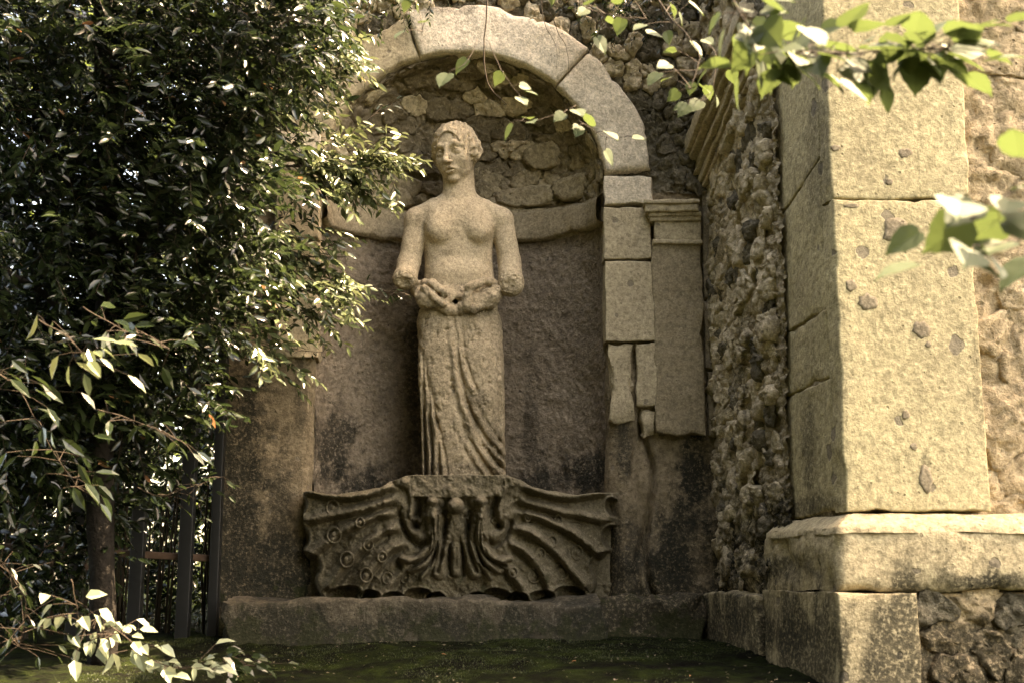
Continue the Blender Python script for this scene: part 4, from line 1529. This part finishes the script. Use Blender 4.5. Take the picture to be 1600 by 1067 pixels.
def linden_base():
    # heart shaped, toothed, with a petiole
    V = [(0, 0, 0)]
    n = 13
    rim = []
    for sgn in (1, -1):
        pts = [(-.06, .16), (.02, .34), (.16, .43), (.30, .455), (.44, .42), (.58, .34), (.70, .25), (.82, .15), (.92, .07)]
        for i, (x, y) in enumerate(pts):
            t = .018 if i % 2 else -.012
            rim.append((x, sgn * (y + t), .06 * abs(y) * 2 - .10 * x * x))
    left, right = rim[:9], rim[9:]
    mid = [(0, 0, 0), (.25, 0, -.02), (.5, 0, -.035), (.75, 0, -.07), (1.04, 0, -.16)]
    V = mid + left + right
    F = []
    def side(o, flip):
        seq = [o + k for k in range(9)]
        t = []
        t += [(0, seq[0], seq[1]), (0, seq[1], seq[2]), (0, seq[2], 1), (1, seq[2], seq[3]), (1, seq[3], seq[4]), (1, seq[4], 2), (2, seq[4], seq[5]), (2, seq[5], seq[6]), (2, seq[6], 3), (3, seq[6], seq[7]), (3, seq[7], seq[8]), (3, seq[8], 4)]
        return [f[::-1] if flip else f for f in t]
    F += side(5, True) + side(14, False)
    return np.array(V, float), np.array(F)


BASE = {'laurel': leaf_base('laurel'), 'broad': leaf_base('broad'), 'linden': linden_base()}


def leaf_frames(dirs, up, rg, tw=.5):
    d = dirs / (np.linalg.norm(dirs, axis=1)[:, None] + 1e-9)
    n = up + rg.normal(0, tw, up.shape)
    n -= d * (n * d).sum(1)[:, None]
    n /= np.linalg.norm(n, axis=1)[:, None] + 1e-9
    s = np.cross(n, d)
    return np.stack([d, s, n], 2)          # columns


def leaf_mesh(name, kind, pos, fr, size, mat, parent, k='stuff', squash=None):
    B, F = BASE[kind]
    V = np.einsum('nij,vj->nvi', fr, B) * size[:, None, None] + pos[:, None, :]
    n, m_ = len(pos), len(B)
    FF = (F[None] + (np.arange(n) * m_)[:, None, None]).reshape(-1, 3)
    o = mesh(name, V.reshape(-1, 3), FF, mat, parent, smooth=False)
    if k: o['kind'] = k
    return o


LEAFME = {}


def leaf_objects(kind, pos, fr, size, mat, parent, rg):
    for i in range(len(pos)):
        key = (kind, mat.name)
        if key not in LEAFME:
            B, F = BASE[kind]
            me = bpy.data.meshes.new('leaf')
            me.from_pydata([tuple(v) for v in B], [], [tuple(int(a) for a in f) for f in F]); me.materials.append(mat)
            LEAFME[key] = me
        o = bpy.data.objects.new('leaf', LEAFME[key])
        m4 = Matrix.Identity(4)
        for a in range(3):
            for b in range(3): m4[a][b] = fr[i][a][b] * size[i]
            m4[a][3] = pos[i][a]
        o.matrix_world = m4
        COL.objects.link(o)
        o.parent = parent


def grow(start, d0, L, n, rg, droop=.35, size=.085, wander=.25, side=.8, seg=7, jit=.25):
    """a twig and its alternate leaves -> polyline, positions, directions"""
    d = np.array(d0, float); d /= np.linalg.norm(d) + 1e-9
    p = np.array(start, float); pts = [p.copy()]
    for k in range(seg):
        d = d + rg.normal(0, wander / seg ** .5, 3) * .5 + np.array([0, 0, -droop / seg])
        d /= np.linalg.norm(d)
        p = p + d * L / seg
        pts.append(p.copy())
    pts = np.array(pts)
    t = np.linspace(.12, 1.0, n)
    ip = np.stack([np.interp(t * seg, range(seg + 1), pts[:, k]) for k in range(3)], 1)
    tg = np.stack([np.interp(np.clip(t * seg, 0, seg - .01), range(seg + 1), np.gradient(pts[:, k])) for k in range(3)], 1)
    tg /= np.linalg.norm(tg, axis=1)[:, None]
    lat = np.cross(tg, np.array([0, 0, 1.])); lat /= np.linalg.norm(lat, axis=1)[:, None] + 1e-6
    sgn = np.where(np.arange(n) % 2, 1, -1)[:, None]
    dirs = tg * .75 + lat * sgn * side + rg.normal(0, jit, (n, 3)) + np.array([0, 0, -.25])
    sz = size * rg.uniform(.65, 1.15, n) * (1 - .25 * t)
    return pts, ip, dirs, sz


def inpoly(x, y, poly):
    x, y = np.asarray(x), np.asarray(y)
    r = np.zeros(x.shape, bool)
    n = len(poly)
    for i in range(n):
        x1, y1 = poly[i]; x2, y2 = poly[(i + 1) % n]
        c = ((y1 > y) != (y2 > y)) & (x < (x2 - x1) * (y - y1) / (y2 - y1 + 1e-9) + x1)
        r ^= c
    return r


def crown(T, starts, rg, size, n, L, kind='laurel', mat='laurel', outd=(1, -.3, -.1), spread=.9, droop=.5, twigs=True, nobj=0, tw=.55, dry=0.0, part='foliage', front=None):
    S0 = np.array(starts, float); N = len(S0); seg = 5
    d = np.array(outd) + rg.normal(0, spread, (N, 3))
    d /= np.linalg.norm(d, axis=1)[:, None]
    Lk = L * rg.uniform(.6, 1.3, N)
    pts = [S0]
    for k in range(seg):
        d = d + rg.normal(0, .06, (N, 3)) + np.array([0, 0, -droop / seg])
        d /= np.linalg.norm(d, axis=1)[:, None]
        pts.append(pts[-1] + d * (Lk / seg)[:, None])
    pts = np.stack(pts, 1)
    t = np.linspace(.10, .999, n)[None, :] + rg.uniform(-.03, 0, (N, n))
    i = np.floor(t * seg).astype(int); f = (t * seg - i)[..., None]
    ar = np.arange(N)[:, None]
    A, B = pts[ar, i], pts[ar, i + 1]
    ip = A + (B - A) * f
    tg = B - A; tg /= np.linalg.norm(tg, axis=2)[..., None]
    lat = np.cross(tg, np.array([0, 0, 1.])); lat /= np.linalg.norm(lat, axis=2)[..., None] + 1e-6
    sgn = np.where(np.arange(n) % 2, 1, -1)[None, :, None]
    DD = (tg * .75 + lat * sgn * .8 + rg.normal(0, .3, (N, n, 3)) + np.array([0, 0, -.25])).reshape(-1, 3)
    SS = (size * rg.uniform(.6, 1.2, (N, n)) * (1 - .2 * t)).ravel()
    PP = ip.reshape(-1, 3)
    up = np.tile(np.array([.25, -.3, .8]), (len(PP), 1))
    fr = leaf_frames(DD, up, rg, tw)
    idx = np.arange(len(PP))
    if nobj:
        # the leaves that show largest become parts of their own
        v = PP - CAM
        dpt = v[:, 1] * CP + v[:, 2] * SP
        sx = 800 + 2000 * v[:, 0] / dpt; sy = 533.5 - 2000 * (-v[:, 1] * SP + v[:, 2] * CP) / dpt
        face = np.abs((fr[:, :, 2] * v).sum(1)) / np.linalg.norm(v, axis=1)
        score = SS / dpt * (.4 + face) * ((sx > 5) & (sx < 1595) & (sy > 5) & (sy < 1060))
        if front is not None: score = score * (1 + front(sx, sy))
        order = np.argsort(-score)[:nobj]
        leaf_objects(kind, PP[order], fr[order], SS[order], M[mat], T, rg)
        msk = np.ones(len(PP), bool); msk[order] = False; idx = idx[msk]
    if dry > 0:
        dm = rg.uniform(0, 1, len(idx)) < dry
        if dm.any(): leaf_mesh('dry_foliage', kind, PP[idx[dm]], fr[idx[dm]], SS[idx[dm]], M['drydead'], T)
        idx = idx[~dm]
    if len(idx): leaf_mesh(part, kind, PP[idx], fr[idx], SS[idx], M[mat], T)
    if twigs:
        q = pts[:, [0, 2, 5]]; w = np.array([.0035, .0025, .0012])[None, :, None]
        offs = np.array([[1, 0, 0], [-.5, .86, 0], [-.5, -.3, .8]])
        V = (q[:, :, None, :] + offs[None, None] * w[..., None]).reshape(-1, 3)
        F = [(a * 3 + j_, a * 3 + (j_ + 1) % 3, a * 3 + 3 + (j_ + 1) % 3, a * 3 + 3 + j_) for a in (0, 1) for j_ in range(3)]
        F = (np.array(F)[None] + (np.arange(N) * 9)[:, None, None]).reshape(-1, 4)
        tag(mesh('twigs', V, F, M['twig'], T), kind='stuff')
    return len(PP)


def px_starts(poly, n, Y0, Y1, rg):
    x0, x1 = min(p[0] for p in poly), max(p[0] for p in poly)
    y0, y1 = min(p[1] for p in poly), max(p[1] for p in poly)
    out = []
    while len(out) < n:
        x, y = rg.uniform(x0, x1, 400), rg.uniform(y0, y1, 400)
        m = inpoly(x, y, poly)
        for a, b in zip(x[m], y[m]):
            out.append(P(a, b, rg.uniform(Y0, Y1)))
            if len(out) >= n: break
    return out


def limb(pts, r0, r1, n=8, seed=0):
    pts = smooth_pts(pts, 6)
    rr = np.linspace(r0, r1, len(pts)) * (1 + .08 * np.sin(np.arange(len(pts)) * 1.7 + seed))
    V, F = tube(pts, rr, n)
    return list(wob(np.array(V), r0 * .12, 9.)), F


# ---- the big laurel at the left, in front of the wall's end
rg = np.random.default_rng(101)
lau = thing('laurel_tree', 'large dark laurel with glossy leaves, catching sun on its right side beside the niche', 'tree')
tb = P(160, 1060, -1.3); tb[2] = gz(0, -1.3) - .05
tr = MB().add(limb([tb, P(158, 700, -1.3), P(168, 350, -1.25), P(160, -60, -1.2), P(150, -260, -1.2)], .075, .05))
for (a, b, c_) in ((P(165, 500, -1.3), P(250, 330, -1.2), P(400, 230, -1.0)), (P(165, 420, -1.3), P(90, 250, -1.5), P(20, 120, -1.6)), (P(160, 230, -1.2), P(300, 90, -1.0), P(480, 60, -.8)),
                   (P(163, 620, -1.3), P(260, 500, -1.1), P(380, 440, -.9)), (P(160, 560, -1.3), P(80, 470, -1.6), P(-30, 400, -1.8))):
    tr.add(limb([a, b, c_], .03, .010, 6))
tr.build('trunk', M['bark'], lau)
core = [(-80, -120), (470, -120), (505, -20), (500, 60), (440, 150), (400, 190), (420, 260), (380, 330), (410, 400), (370, 470), (300, 540), (240, 560), (120, 640), (60, 720), (-80, 780)]
st = px_starts(core, 3000, -1.9, -.4, rg)
st += px_starts([(-80, 540), (340, 500), (320, 640), (240, 720), (60, 760), (-80, 800)], 300, -1.5, -.3, rg)
st += [np.array([rg.uniform(-5.5, -1.9), rg.uniform(-2.4, -.1), rg.uniform(4.7, 6.6)]) for _ in range(1300)]  # crown carried up above the view, added to shade the leaves below
st += px_starts([(-80, 740), (250, 700), (210, 800), (150, 860), (100, 960), (-80, 1000)], 150, -1.2, -.35, rg)
lau_core = st; st = []
# named sprays reaching over the niche: along (x0,y0) -> (x1,y1)
for (x0, y0, x1, y1, nt, Y) in ((400, 245, 610, 262, 34, -.75), (440, 250, 560, 285, 34, -.8), (430, 275, 560, 300, 16, -.8), (380, 215, 540, 222, 16, -.75), (420, 60, 545, 110, 22, -.7), (350, 30, 520, 70, 26, -.8), (430, 150, 520, 175, 9, -.7),
                               (380, 380, 500, 400, 36, -.8), (400, 440, 520, 445, 26, -.8), (350, 480, 520, 490, 24, -.8), (300, 500, 420, 545, 14, -.9), (450, 330, 470, 350, 3, -.6),
                               (380, 540, 430, 570, 6, -.7)):
    for k in range(nt):
        t = rg.uniform(0, 1)
        st.append(P(x0 + (x1 - x0) * t + rg.normal(0, 8), y0 + (y1 - y0) * t + rg.normal(0, 10), Y + rg.normal(0, .12)))
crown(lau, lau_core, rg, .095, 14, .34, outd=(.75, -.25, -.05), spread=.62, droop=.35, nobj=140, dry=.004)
crown(lau, st, rg, .090, 13, .30, mat='laurel_lit', outd=(.9, -.15, -.1), spread=.42, droop=.45, nobj=160, part='sunlit_foliage')
# sprays' own boughs
bm_ = MB()
for (a, b, c_) in (((330, 240), (480, 262), (640, 250)), ((330, 120), (440, 110), (560, 130)), ((300, 380), (420, 400), (540, 402)), ((300, 450), (430, 455), (560, 452)), ((280, 500), (400, 490), (520, 500))):
    bm_.add(limb([P(a[0], a[1], -.9), P(b[0], b[1], -.78), P(c_[0], c_[1], -.7)], .010, .003, 5))
bm_.build('bough', M['twig'], lau)
# long tips
tips = [P(545 + 12 * k, 244 + 3 * (k % 3), -.7 - .03 * k) for k in range(7)] + [P(560, 240, -.75), P(632, 258, -.7), P(545, 100, -.65), P(505, 165, -.65), P(550, 452, -.7)]
crown(lau, tips, rg, .085, 9, .17, mat='laurel_lit', outd=(1, 0, .02), spread=.16, droop=.2, nobj=60, part='tip_foliage')

# ---- near bough with big sunlit leaves, left middle
rg = np.random.default_rng(55)


def bough(name, label, cat, path, Y, sizes, kind, mat, n, rg, group=None, droopdir=(0, 0, -.35), tw=.35, rad=.0035, spreadpx=30, vs=.6, up=(0, -.5, .85)):
    T = thing(name, label, cat, group)
    pts = smooth_pts([P(x, y, yy) for (x, y), yy in zip(path, np.linspace(Y[0], Y[1], len(path)))], 5)
    mb = MB().add(tube(wob(pts, .006, 9.), np.linspace(rad, rad * .3, len(pts)), 5))
    PP, DD, SS = [], [], []
    for k in range(n):
        t = rg.uniform(.12, 1) if k > n * .15 else 1.0
        i = t * (len(pts) - 1)
        p = np.array([np.interp(i, range(len(pts)), pts[:, a]) for a in range(3)])
        tg = pts[min(int(i) + 1, len(pts) - 1)] - pts[max(int(i) - 1, 0)]; tg /= np.linalg.norm(tg)
        depth = p[1] + 8.4
        off = rg.normal(0, 1, 3) * spreadpx * depth / 2000 * np.array([1, 1.3, vs])
        q = p + off
        mb.add(tube([p, p + off * .5 + np.array([0, 0, .006]), q], [.0022, .0015, .0012], 3, False))
        d = off / (np.linalg.norm(off) + 1e-6) * .8 + tg * .7 + np.array(droopdir) + rg.normal(0, .25, 3)
        PP.append(q); DD.append(d); SS.append(rg.uniform(*sizes))
    PP, DD, SS = np.array(PP), np.array(DD), np.array(SS)
    fr = leaf_frames(DD, np.tile(np.array(up), (n, 1)), rg, tw)
    leaf_objects(kind, PP, fr, SS, M[mat], T, rg)
    mb.build('twig', M['twig'], T)
    return T


bough('laurel_bough', 'near laurel bough with large glaring white leaf tips at middle left', 'branch', [(60, 500), (95, 520), (130, 550), (150, 575)], (-3.2, -3.1), (.08, .14), 'laurel', 'laurel_lit', 16, rg, spreadpx=28, rad=.003)
bough('laurel_bough', 'laurel bough with long drooping leaves crossing the dark trunk, middle left', 'branch', [(130, 480), (190, 515), (230, 525), (265, 545)], (-2.8, -2.7), (.09, .13), 'laurel', 'laurel', 18, rg, spreadpx=24, rad=.003)
bough('laurel_bough', 'small laurel bough low among the fence bars, a few leaves lit', 'branch', [(150, 640), (220, 660), (285, 690)], (-2.2, -2.0), (.08, .12), 'laurel', 'laurel', 16, rg, spreadpx=24)
bough('laurel_bough', 'thin laurel bough with scattered sunlit leaves between the two right fence bars', 'branch', [(215, 760), (250, 775), (300, 760), (350, 745)], (-1.4, -1.2), (.05, .08), 'laurel', 'laurel', 20, rg, spreadpx=24)
bough('laurel_bough', 'shaded laurel bough with broad leaves at the far left edge', 'branch', [(-40, 560), (30, 610), (80, 700), (120, 760)], (-2.6, -2.3), (.10, .14), 'laurel', 'laurel', 44, rg, spreadpx=40)
bough('laurel_bough', 'dark laurel bough with a few bright specks at the lower left edge', 'branch', [(-40, 860), (20, 900), (40, 950), (30, 1010)], (-2.4, -2.2), (.05, .08), 'laurel', 'laurel', 46, rg, spreadpx=34)
bough('laurel_sprig', 'tiny dark sprig hanging against the left jamb of the niche', 'branch', [(455, 545), (480, 548), (505, 550)], (-.5, -.4), (.04, .06), 'laurel', 'laurel', 10, rg, spreadpx=14)
bough('laurel_sprig', 'little pale sprig touching the broken left arm of the statue', 'branch', [(560, 440), (600, 455), (640, 462)], (-.6, -.55), (.045, .065), 'laurel', 'laurel', 12, rg, spreadpx=10)
bough('laurel_sprig', 'lone leafy sprig over the dark dome left of the statue head', 'branch', [(575, 190), (590, 175), (606, 165)], (-.6, -.55), (.045, .06), 'laurel', 'laurel', 8, rg, spreadpx=10)

# ---- sunlit climbing plant at the foot of the fence
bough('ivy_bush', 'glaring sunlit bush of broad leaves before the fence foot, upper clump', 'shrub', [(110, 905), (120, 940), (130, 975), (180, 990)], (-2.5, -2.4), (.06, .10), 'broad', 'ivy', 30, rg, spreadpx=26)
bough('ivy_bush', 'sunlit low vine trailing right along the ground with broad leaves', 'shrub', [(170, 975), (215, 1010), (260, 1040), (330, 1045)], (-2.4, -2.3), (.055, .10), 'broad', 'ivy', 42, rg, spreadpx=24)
bough('ivy_bush', 'shaded dark green vine end resting on moss below the slab corner', 'shrub', [(320, 1035), (360, 1035), (400, 1040)], (-2.2, -2.1), (.06, .10), 'broad', 'laurel', 24, rg, spreadpx=22)

# ---- linden twigs hanging into the picture, near and out of focus
rg = np.random.default_rng(33)
G = 'leafy linden twigs hanging near the camera'
bough('linden_branch', 'thick blurred linden branch with many green leaves across the top of the pier', 'branch', [(1130, -30), (1190, 60), (1300, 85), (1400, 80), (1480, 75)], (-4.7, -4.9), (.07, .125), 'linden', 'linden', 100, rg, G, spreadpx=38, vs=.42, droopdir=(0, 0, -.1), tw=.4, up=(.1, -.45, .9))
bough('linden_branch', 'blurred linden twig entering from the right edge over the pier', 'branch', [(1660, 300), (1600, 290), (1550, 320), (1520, 345)], (-5.3, -5.5), (.09, .13), 'linden', 'linden', 13, rg, G, spreadpx=42, droopdir=(0, 0, -.15), tw=.35, up=(.15, -.45, .85))
bough('linden_branch', 'lower blurred linden twig with darker leaves at the right edge', 'branch', [(1660, 370), (1610, 375), (1540, 385), (1490, 385)], (-5.2, -5.4), (.09, .13), 'linden', 'linden', 10, rg, G, spreadpx=34, droopdir=(0, 0, -.15), tw=.35, up=(.15, -.45, .85))
bough('linden_branch', 'pale linden twig with small leaves hanging over the dark corner right of the arch', 'branch', [(1010, -30), (1050, 30), (1090, 80), (1080, 140)], (-3.4, -3.6), (.05, .085), 'linden', 'linden', 15, rg, G, spreadpx=36, droopdir=(0, 0, -.15), tw=.35, up=(.15, -.45, .85))
bough('linden_branch', 'green linden twig along the top edge above the right of the arch', 'branch', [(860, -30), (910, 10), (960, 25), (1010, 30)], (-3.4, -3.5), (.05, .08), 'linden', 'linden', 13, rg, G, spreadpx=26, droopdir=(0, 0, -.15), tw=.35, up=(.15, -.45, .85))
bough('linden_branch', 'linden twig with three leaves over the top left of the arch', 'branch', [(640, -30), (655, 20), (660, 50)], (-3.4, -3.5), (.055, .09), 'linden', 'linden', 5, rg, G, spreadpx=20, droopdir=(0, 0, -.15), tw=.35, up=(.15, -.45, .85))
bough('linden_sprig', 'single sunlit round linden leaf on a thread over the dark dome', 'branch', [(745, 60), (735, 90), (712, 108)], (-3.2, -3.3), (.07, .09), 'linden', 'linden', 2, rg, G, spreadpx=9, rad=.002, droopdir=(0, 0, -.15), tw=.35, up=(.1, -.55, .75))
bough('linden_sprig', 'linden leaf pair hanging above and right of the statue head', 'branch', [(765, 70), (790, 120), (812, 150)], (-3.2, -3.3), (.055, .075), 'linden', 'linden', 4, rg, G, spreadpx=10, rad=.002, droopdir=(0, 0, -.15), tw=.35, up=(.1, -.55, .75))
bough('linden_sprig', 'linden leaves hanging before the right half of the dome', 'branch', [(900, 165), (870, 180), (835, 190), (800, 190)], (-3.2, -3.3), (.055, .085), 'linden', 'linden', 5, rg, G, spreadpx=10, rad=.002, droopdir=(0, 0, -.15), tw=.35, up=(.1, -.55, .75))
bough('linden_sprig', 'linden leaves overlapping the right inner edge of the arch', 'branch', [(905, 190), (940, 212), (975, 215)], (-3.2, -3.3), (.05, .08), 'linden', 'linden', 5, rg, G, spreadpx=11, rad=.002, droopdir=(0, 0, -.15), tw=.35, up=(.1, -.55, .75))
bough('linden_sprig', 'linden leaves before the big lumpy stones of the corner', 'branch', [(1100, 60), (1120, 90), (1110, 150), (1080, 155)], (-3.2, -3.4), (.05, .08), 'linden', 'linden', 7, rg, G, spreadpx=16, rad=.002, droopdir=(0, 0, -.15), tw=.35, up=(.1, -.55, .75))
# dry stems and aerial roots hanging down in front of the arch
for lab, pts, r0 in (('long thin brown vine stem hanging in front of the dome', [(764, -20), (757, 60), (758, 110), (768, 140), (790, 165)], .006),
                     ('thin dry stem hanging down the right side of the arch', [(858, 20), (870, 50), (885, 75), (888, 120)], .003),
                     ('hair thin stem hanging over the light voussoir', [(845, -10), (850, 40), (868, 70), (868, 110)], .0025)):
    V, F = tube(wob(smooth_pts([P(x, y, -.35) for x, y in pts], 6), .008, 7.), np.linspace(r0, r0 * .4, (len(pts) - 1) * 6 + 1), 5)
    tag(mesh('vine_stem', V, F, M['twig']), lab, 'vine')

# ---- shrubs along the top of the wall
rg = np.random.default_rng(71)
T = thing('wall_top_shrub', 'dark shrub growing over the top of the arch at the upper left', 'shrub')
crown(T, px_starts([(490, -90), (760, -90), (700, 0), (600, 22), (530, 50), (490, 90)], 90, -.45, -.1, rg), rg, .05, 12, .22, outd=(0, -.3, -.3), spread=.8, nobj=60)
T = thing('wall_top_shrub', 'small dark shrub over the top right of the arch', 'shrub')
crown(T, px_starts([(830, -90), (1090, -90), (1040, 30), (960, 45), (900, 14)], 120, -.5, -.2, rg), rg, .05, 12, .22, outd=(0, -.3, -.3), spread=.8, nobj=40)

# ---- iron fence left of the wall
fen = thing('iron_fence', 'dark iron fence of square uprights and a rusty rail left of the niche', 'fence')
FY = -.15
for px in (-40, 30, 113, 208, 284, 331):
    a = P(px, 960, FY)
    x = a[0]; w = .042 if px != 331 else .03
    q = [np.array([x - w, FY, -.2]), np.array([x + w, FY, -.2]), np.array([x + w, FY, 3.3]), np.array([x - w, FY, 3.3])]
    rbox('upright', q, (0, .07, 0), .006, .12, .0008, M['iron'], fen, 4., px)
a, b = P(-60, 850, FY + .05), P(330, 872, FY + .05)
rbox('rail', [a - [0, 0, .022], b - [0, 0, .022], b + [0, 0, .022], a + [0, 0, .022]], (0, .03, 0), .005, .1, .0015, M['rust'], fen, 4., 3.)
# dry stick screen behind
scr = thing('stick_screen', 'screen of thin dry upright sticks behind the iron fence', 'screen')
r_ = np.random.default_rng(9)
for k in range(110):
    x = r_.uniform(-5.2, XL - .03); h = r_.uniform(1.0, 1.7)
    V, F = tube([(x, .35 + r_.uniform(-.06, .06), -.1), (x + r_.normal(0, .03), .35, h * .5), (x + r_.normal(0, .05), .35 + r_.uniform(-.06, .06), h)], [.009, .008, .005], 5)
    mesh('stick', V, F, M['stick'], scr)

# ---- growth beyond the fence
rg = np.random.default_rng(202)
T = thing('holm_oak', 'dense dark evergreen rising directly beyond the iron fence', 'tree')
MB().add(limb([(-3.35, 2.2, -.1), (-3.3, 2.2, 2), (-3.45, 2.1, 4.5), (-3.3, 2.2, 7)], .10, .05)).add(limb([(-3.3, 2.2, 2.2), (-4.2, 2.0, 3.4), (-5.2, 1.9, 4.2)], .05, .02)).add(limb([(-3.35, 2.2, 3), (-2.7, 1.9, 4.2), (-2.2, 1.7, 5.4)], .05, .02)).build('trunk', M['bark'], T)
st = [np.array([rg.uniform(-6.5, -1.9), rg.uniform(.9, 3.2), rg.uniform(.2, 6.5)]) for _ in range(1900)]
st += [np.array([rg.uniform(-6.5, -1.8), rg.uniform(.7, 1.9), rg.uniform(.0, 2.6)]) for _ in range(1300)]
crown(T, st, rg, .11, 13, .45, outd=(0, -.1, -.1), spread=1.0, droop=.4)
T = thing('background_tree', 'tall sunlit light green tree glimpsed through gaps far behind the fence', 'tree')
MB().add(limb([(-5.5, 8, -.1), (-5.4, 8, 3), (-5.8, 8, 7)], .16, .08)).build('trunk', M['bark'], T)
st = [np.array([rg.uniform(-11, -2.2), rg.uniform(7, 9.5), rg.uniform(.3, 9.5)]) for _ in range(1300)]
crown(T, st, rg, .2, 13, .8, kind='broad', mat='far', outd=(0, -.1, -.1), spread=1.0, droop=.4, twigs=False)
T = thing('distant_grove', 'distant mass of pale sunlit foliage closing the view behind the fence', 'grove')
T['kind'] = 'stuff'
st = [np.array([rg.uniform(-22, 6), rg.uniform(14, 18), rg.uniform(.3, 13)]) for _ in range(1200)]
crown(T, st, rg, .34, 12, 1.4, kind='broad', mat='far', outd=(0, -.1, -.1), spread=1.0, droop=.4, twigs=False)

# ---- trees added out of view, behind the wall and round the yard, to block light
T = thing('added_shade_tree', 'tall dense tree added out of view behind the niche wall to cast shade', 'tree')
MB().add(limb([(1.5, 5, -.1), (1.4, 5, 4), (1.6, 5, 9)], .25, .12)).build('trunk', M['bark'], T)
st = [np.array([rg.uniform(-2.5, 6), rg.uniform(2.0, 8), rg.uniform(2.0, 10)]) for _ in range(1500)]
crown(T, st, rg, .30, 12, 1.0, kind='broad', mat='laurel', outd=(0, 0, -.1), spread=1.0, droop=.4, twigs=False)
T = thing('added_sky_block_tree', 'tall unseen tree added behind the viewer to block the sky', 'tree')
MB().add(limb([(-2.5, -11, -.3), (-2.4, -11, 3), (-2.6, -11, 8)], .22, .12)).build('trunk', M['bark'], T)
st = [np.array([rg.uniform(-9, 2.2), rg.uniform(-13, -9.6), rg.uniform(.0, 13.0)]) for _ in range(4200)]
crown(T, st, rg, .34, 12, 1.0, kind='broad', mat='laurel', outd=(0, 0, -.1), spread=1.0, droop=.4, twigs=False)
T = thing('added_sky_block_tree', 'broad unseen tree added left of the viewer to block the sky', 'tree')
MB().add(limb([(-6.5, -5.5, -.3), (-6.4, -5.5, 3), (-6.6, -5.4, 7)], .2, .1)).build('trunk', M['bark'], T)
st = [np.array([rg.uniform(-7.5, -3.9), rg.uniform(-10, -2.6), rg.uniform(.0, 12.0)]) for _ in range(3200)]
crown(T, st, rg, .28, 12, 1.0, kind='broad', mat='laurel', outd=(0, 0, -.1), spread=1.0, droop=.4, twigs=False)

# ---- crumbs, petals and leaf bits scattered on the moss
r_ = np.random.default_rng(44)
n = 260
x = r_.uniform(-1.9, 1.6, n); y = r_.uniform(-2.3, -.55, n)
a = r_.uniform(0, 6.28, n); sz = r_.uniform(.002, .011, n) * (1 + (r_.uniform(0, 1, n) > .93))
c = np.stack([x, y, gz(x, y) + .018 * fbm(np.stack([x, y, 0 * x], -1), 3.2, 4) + .012], -1)
V = []
for k in range(4):
    ang = a + k * math.pi / 2
    V.append(c + np.stack([np.cos(ang) * sz, np.sin(ang) * sz * .6, r_.uniform(-.003, .006, n)], -1))
V = np.stack(V, 1).reshape(-1, 3)
M['litter'] = leaf_mat('leaf_litter', (0.03, 0.022, 0.014), (0.20, 0.16, 0.10), 0.2, 0.7)
tag(mesh('leaf_litter', V, np.arange(4 * n).reshape(-1, 4), M['litter'], smooth=False), 'scattered crumbs and leaf bits on the dark moss', 'litter', kind='stuff')

# ---- fallen leaves on the moss
r_ = np.random.default_rng(12)
spots = [(195, 0), (1000, 967), (1046, 1002), (1092, 978), (960, 991), (1180, 998), (688, 1020), (1015, 965)]
from math import pi
sp = [(958, 991, 'small pale fallen leaf on dark moss near the slab end'), (1046, 1002, 'brown fallen leaf lying in the middle of the mossy ground'),
      (1182, 1000, 'yellowish curled leaf on moss close to the side wall base'), (1080, 1058, 'dry orange leaf at the bottom edge of the picture'), (1092, 976, 'tiny white petal like leaf near the rear of the moss'),
      (690, 1024, 'yellow leaf flat on the moss below the slab'), (1010, 968, 'pale leaf beside the crack at the slab end'), (900, 1035, 'small tan leaf on moss left of centre bottom')]
for px, py, lab in sp:
    u, dy, dz = ray(px, py)
    tt = np.linspace(5.2, 8.2, 300)
    x, y, z = u * tt, -8.4 + dy * tt, .5 + dz * tt
    i = int(np.argmin(np.abs(z - gz(x, y) - .012)))
    B, F = BASE['broad']
    a = r_.uniform(0, 2 * pi); s = r_.uniform(.02, .035)
    Rm = np.array([[math.cos(a), -math.sin(a), 0], [math.sin(a), math.cos(a), 0], [0, 0, 1]])
    V = (B * [1, 1, 1.8]) @ Rm.T * s + np.array([x[i], y[i], gz(x[i], y[i]) + .022])
    tag(mesh('fallen_leaf', V, F, M['drydead']), lab, 'leaf', 'fallen leaves on the moss')
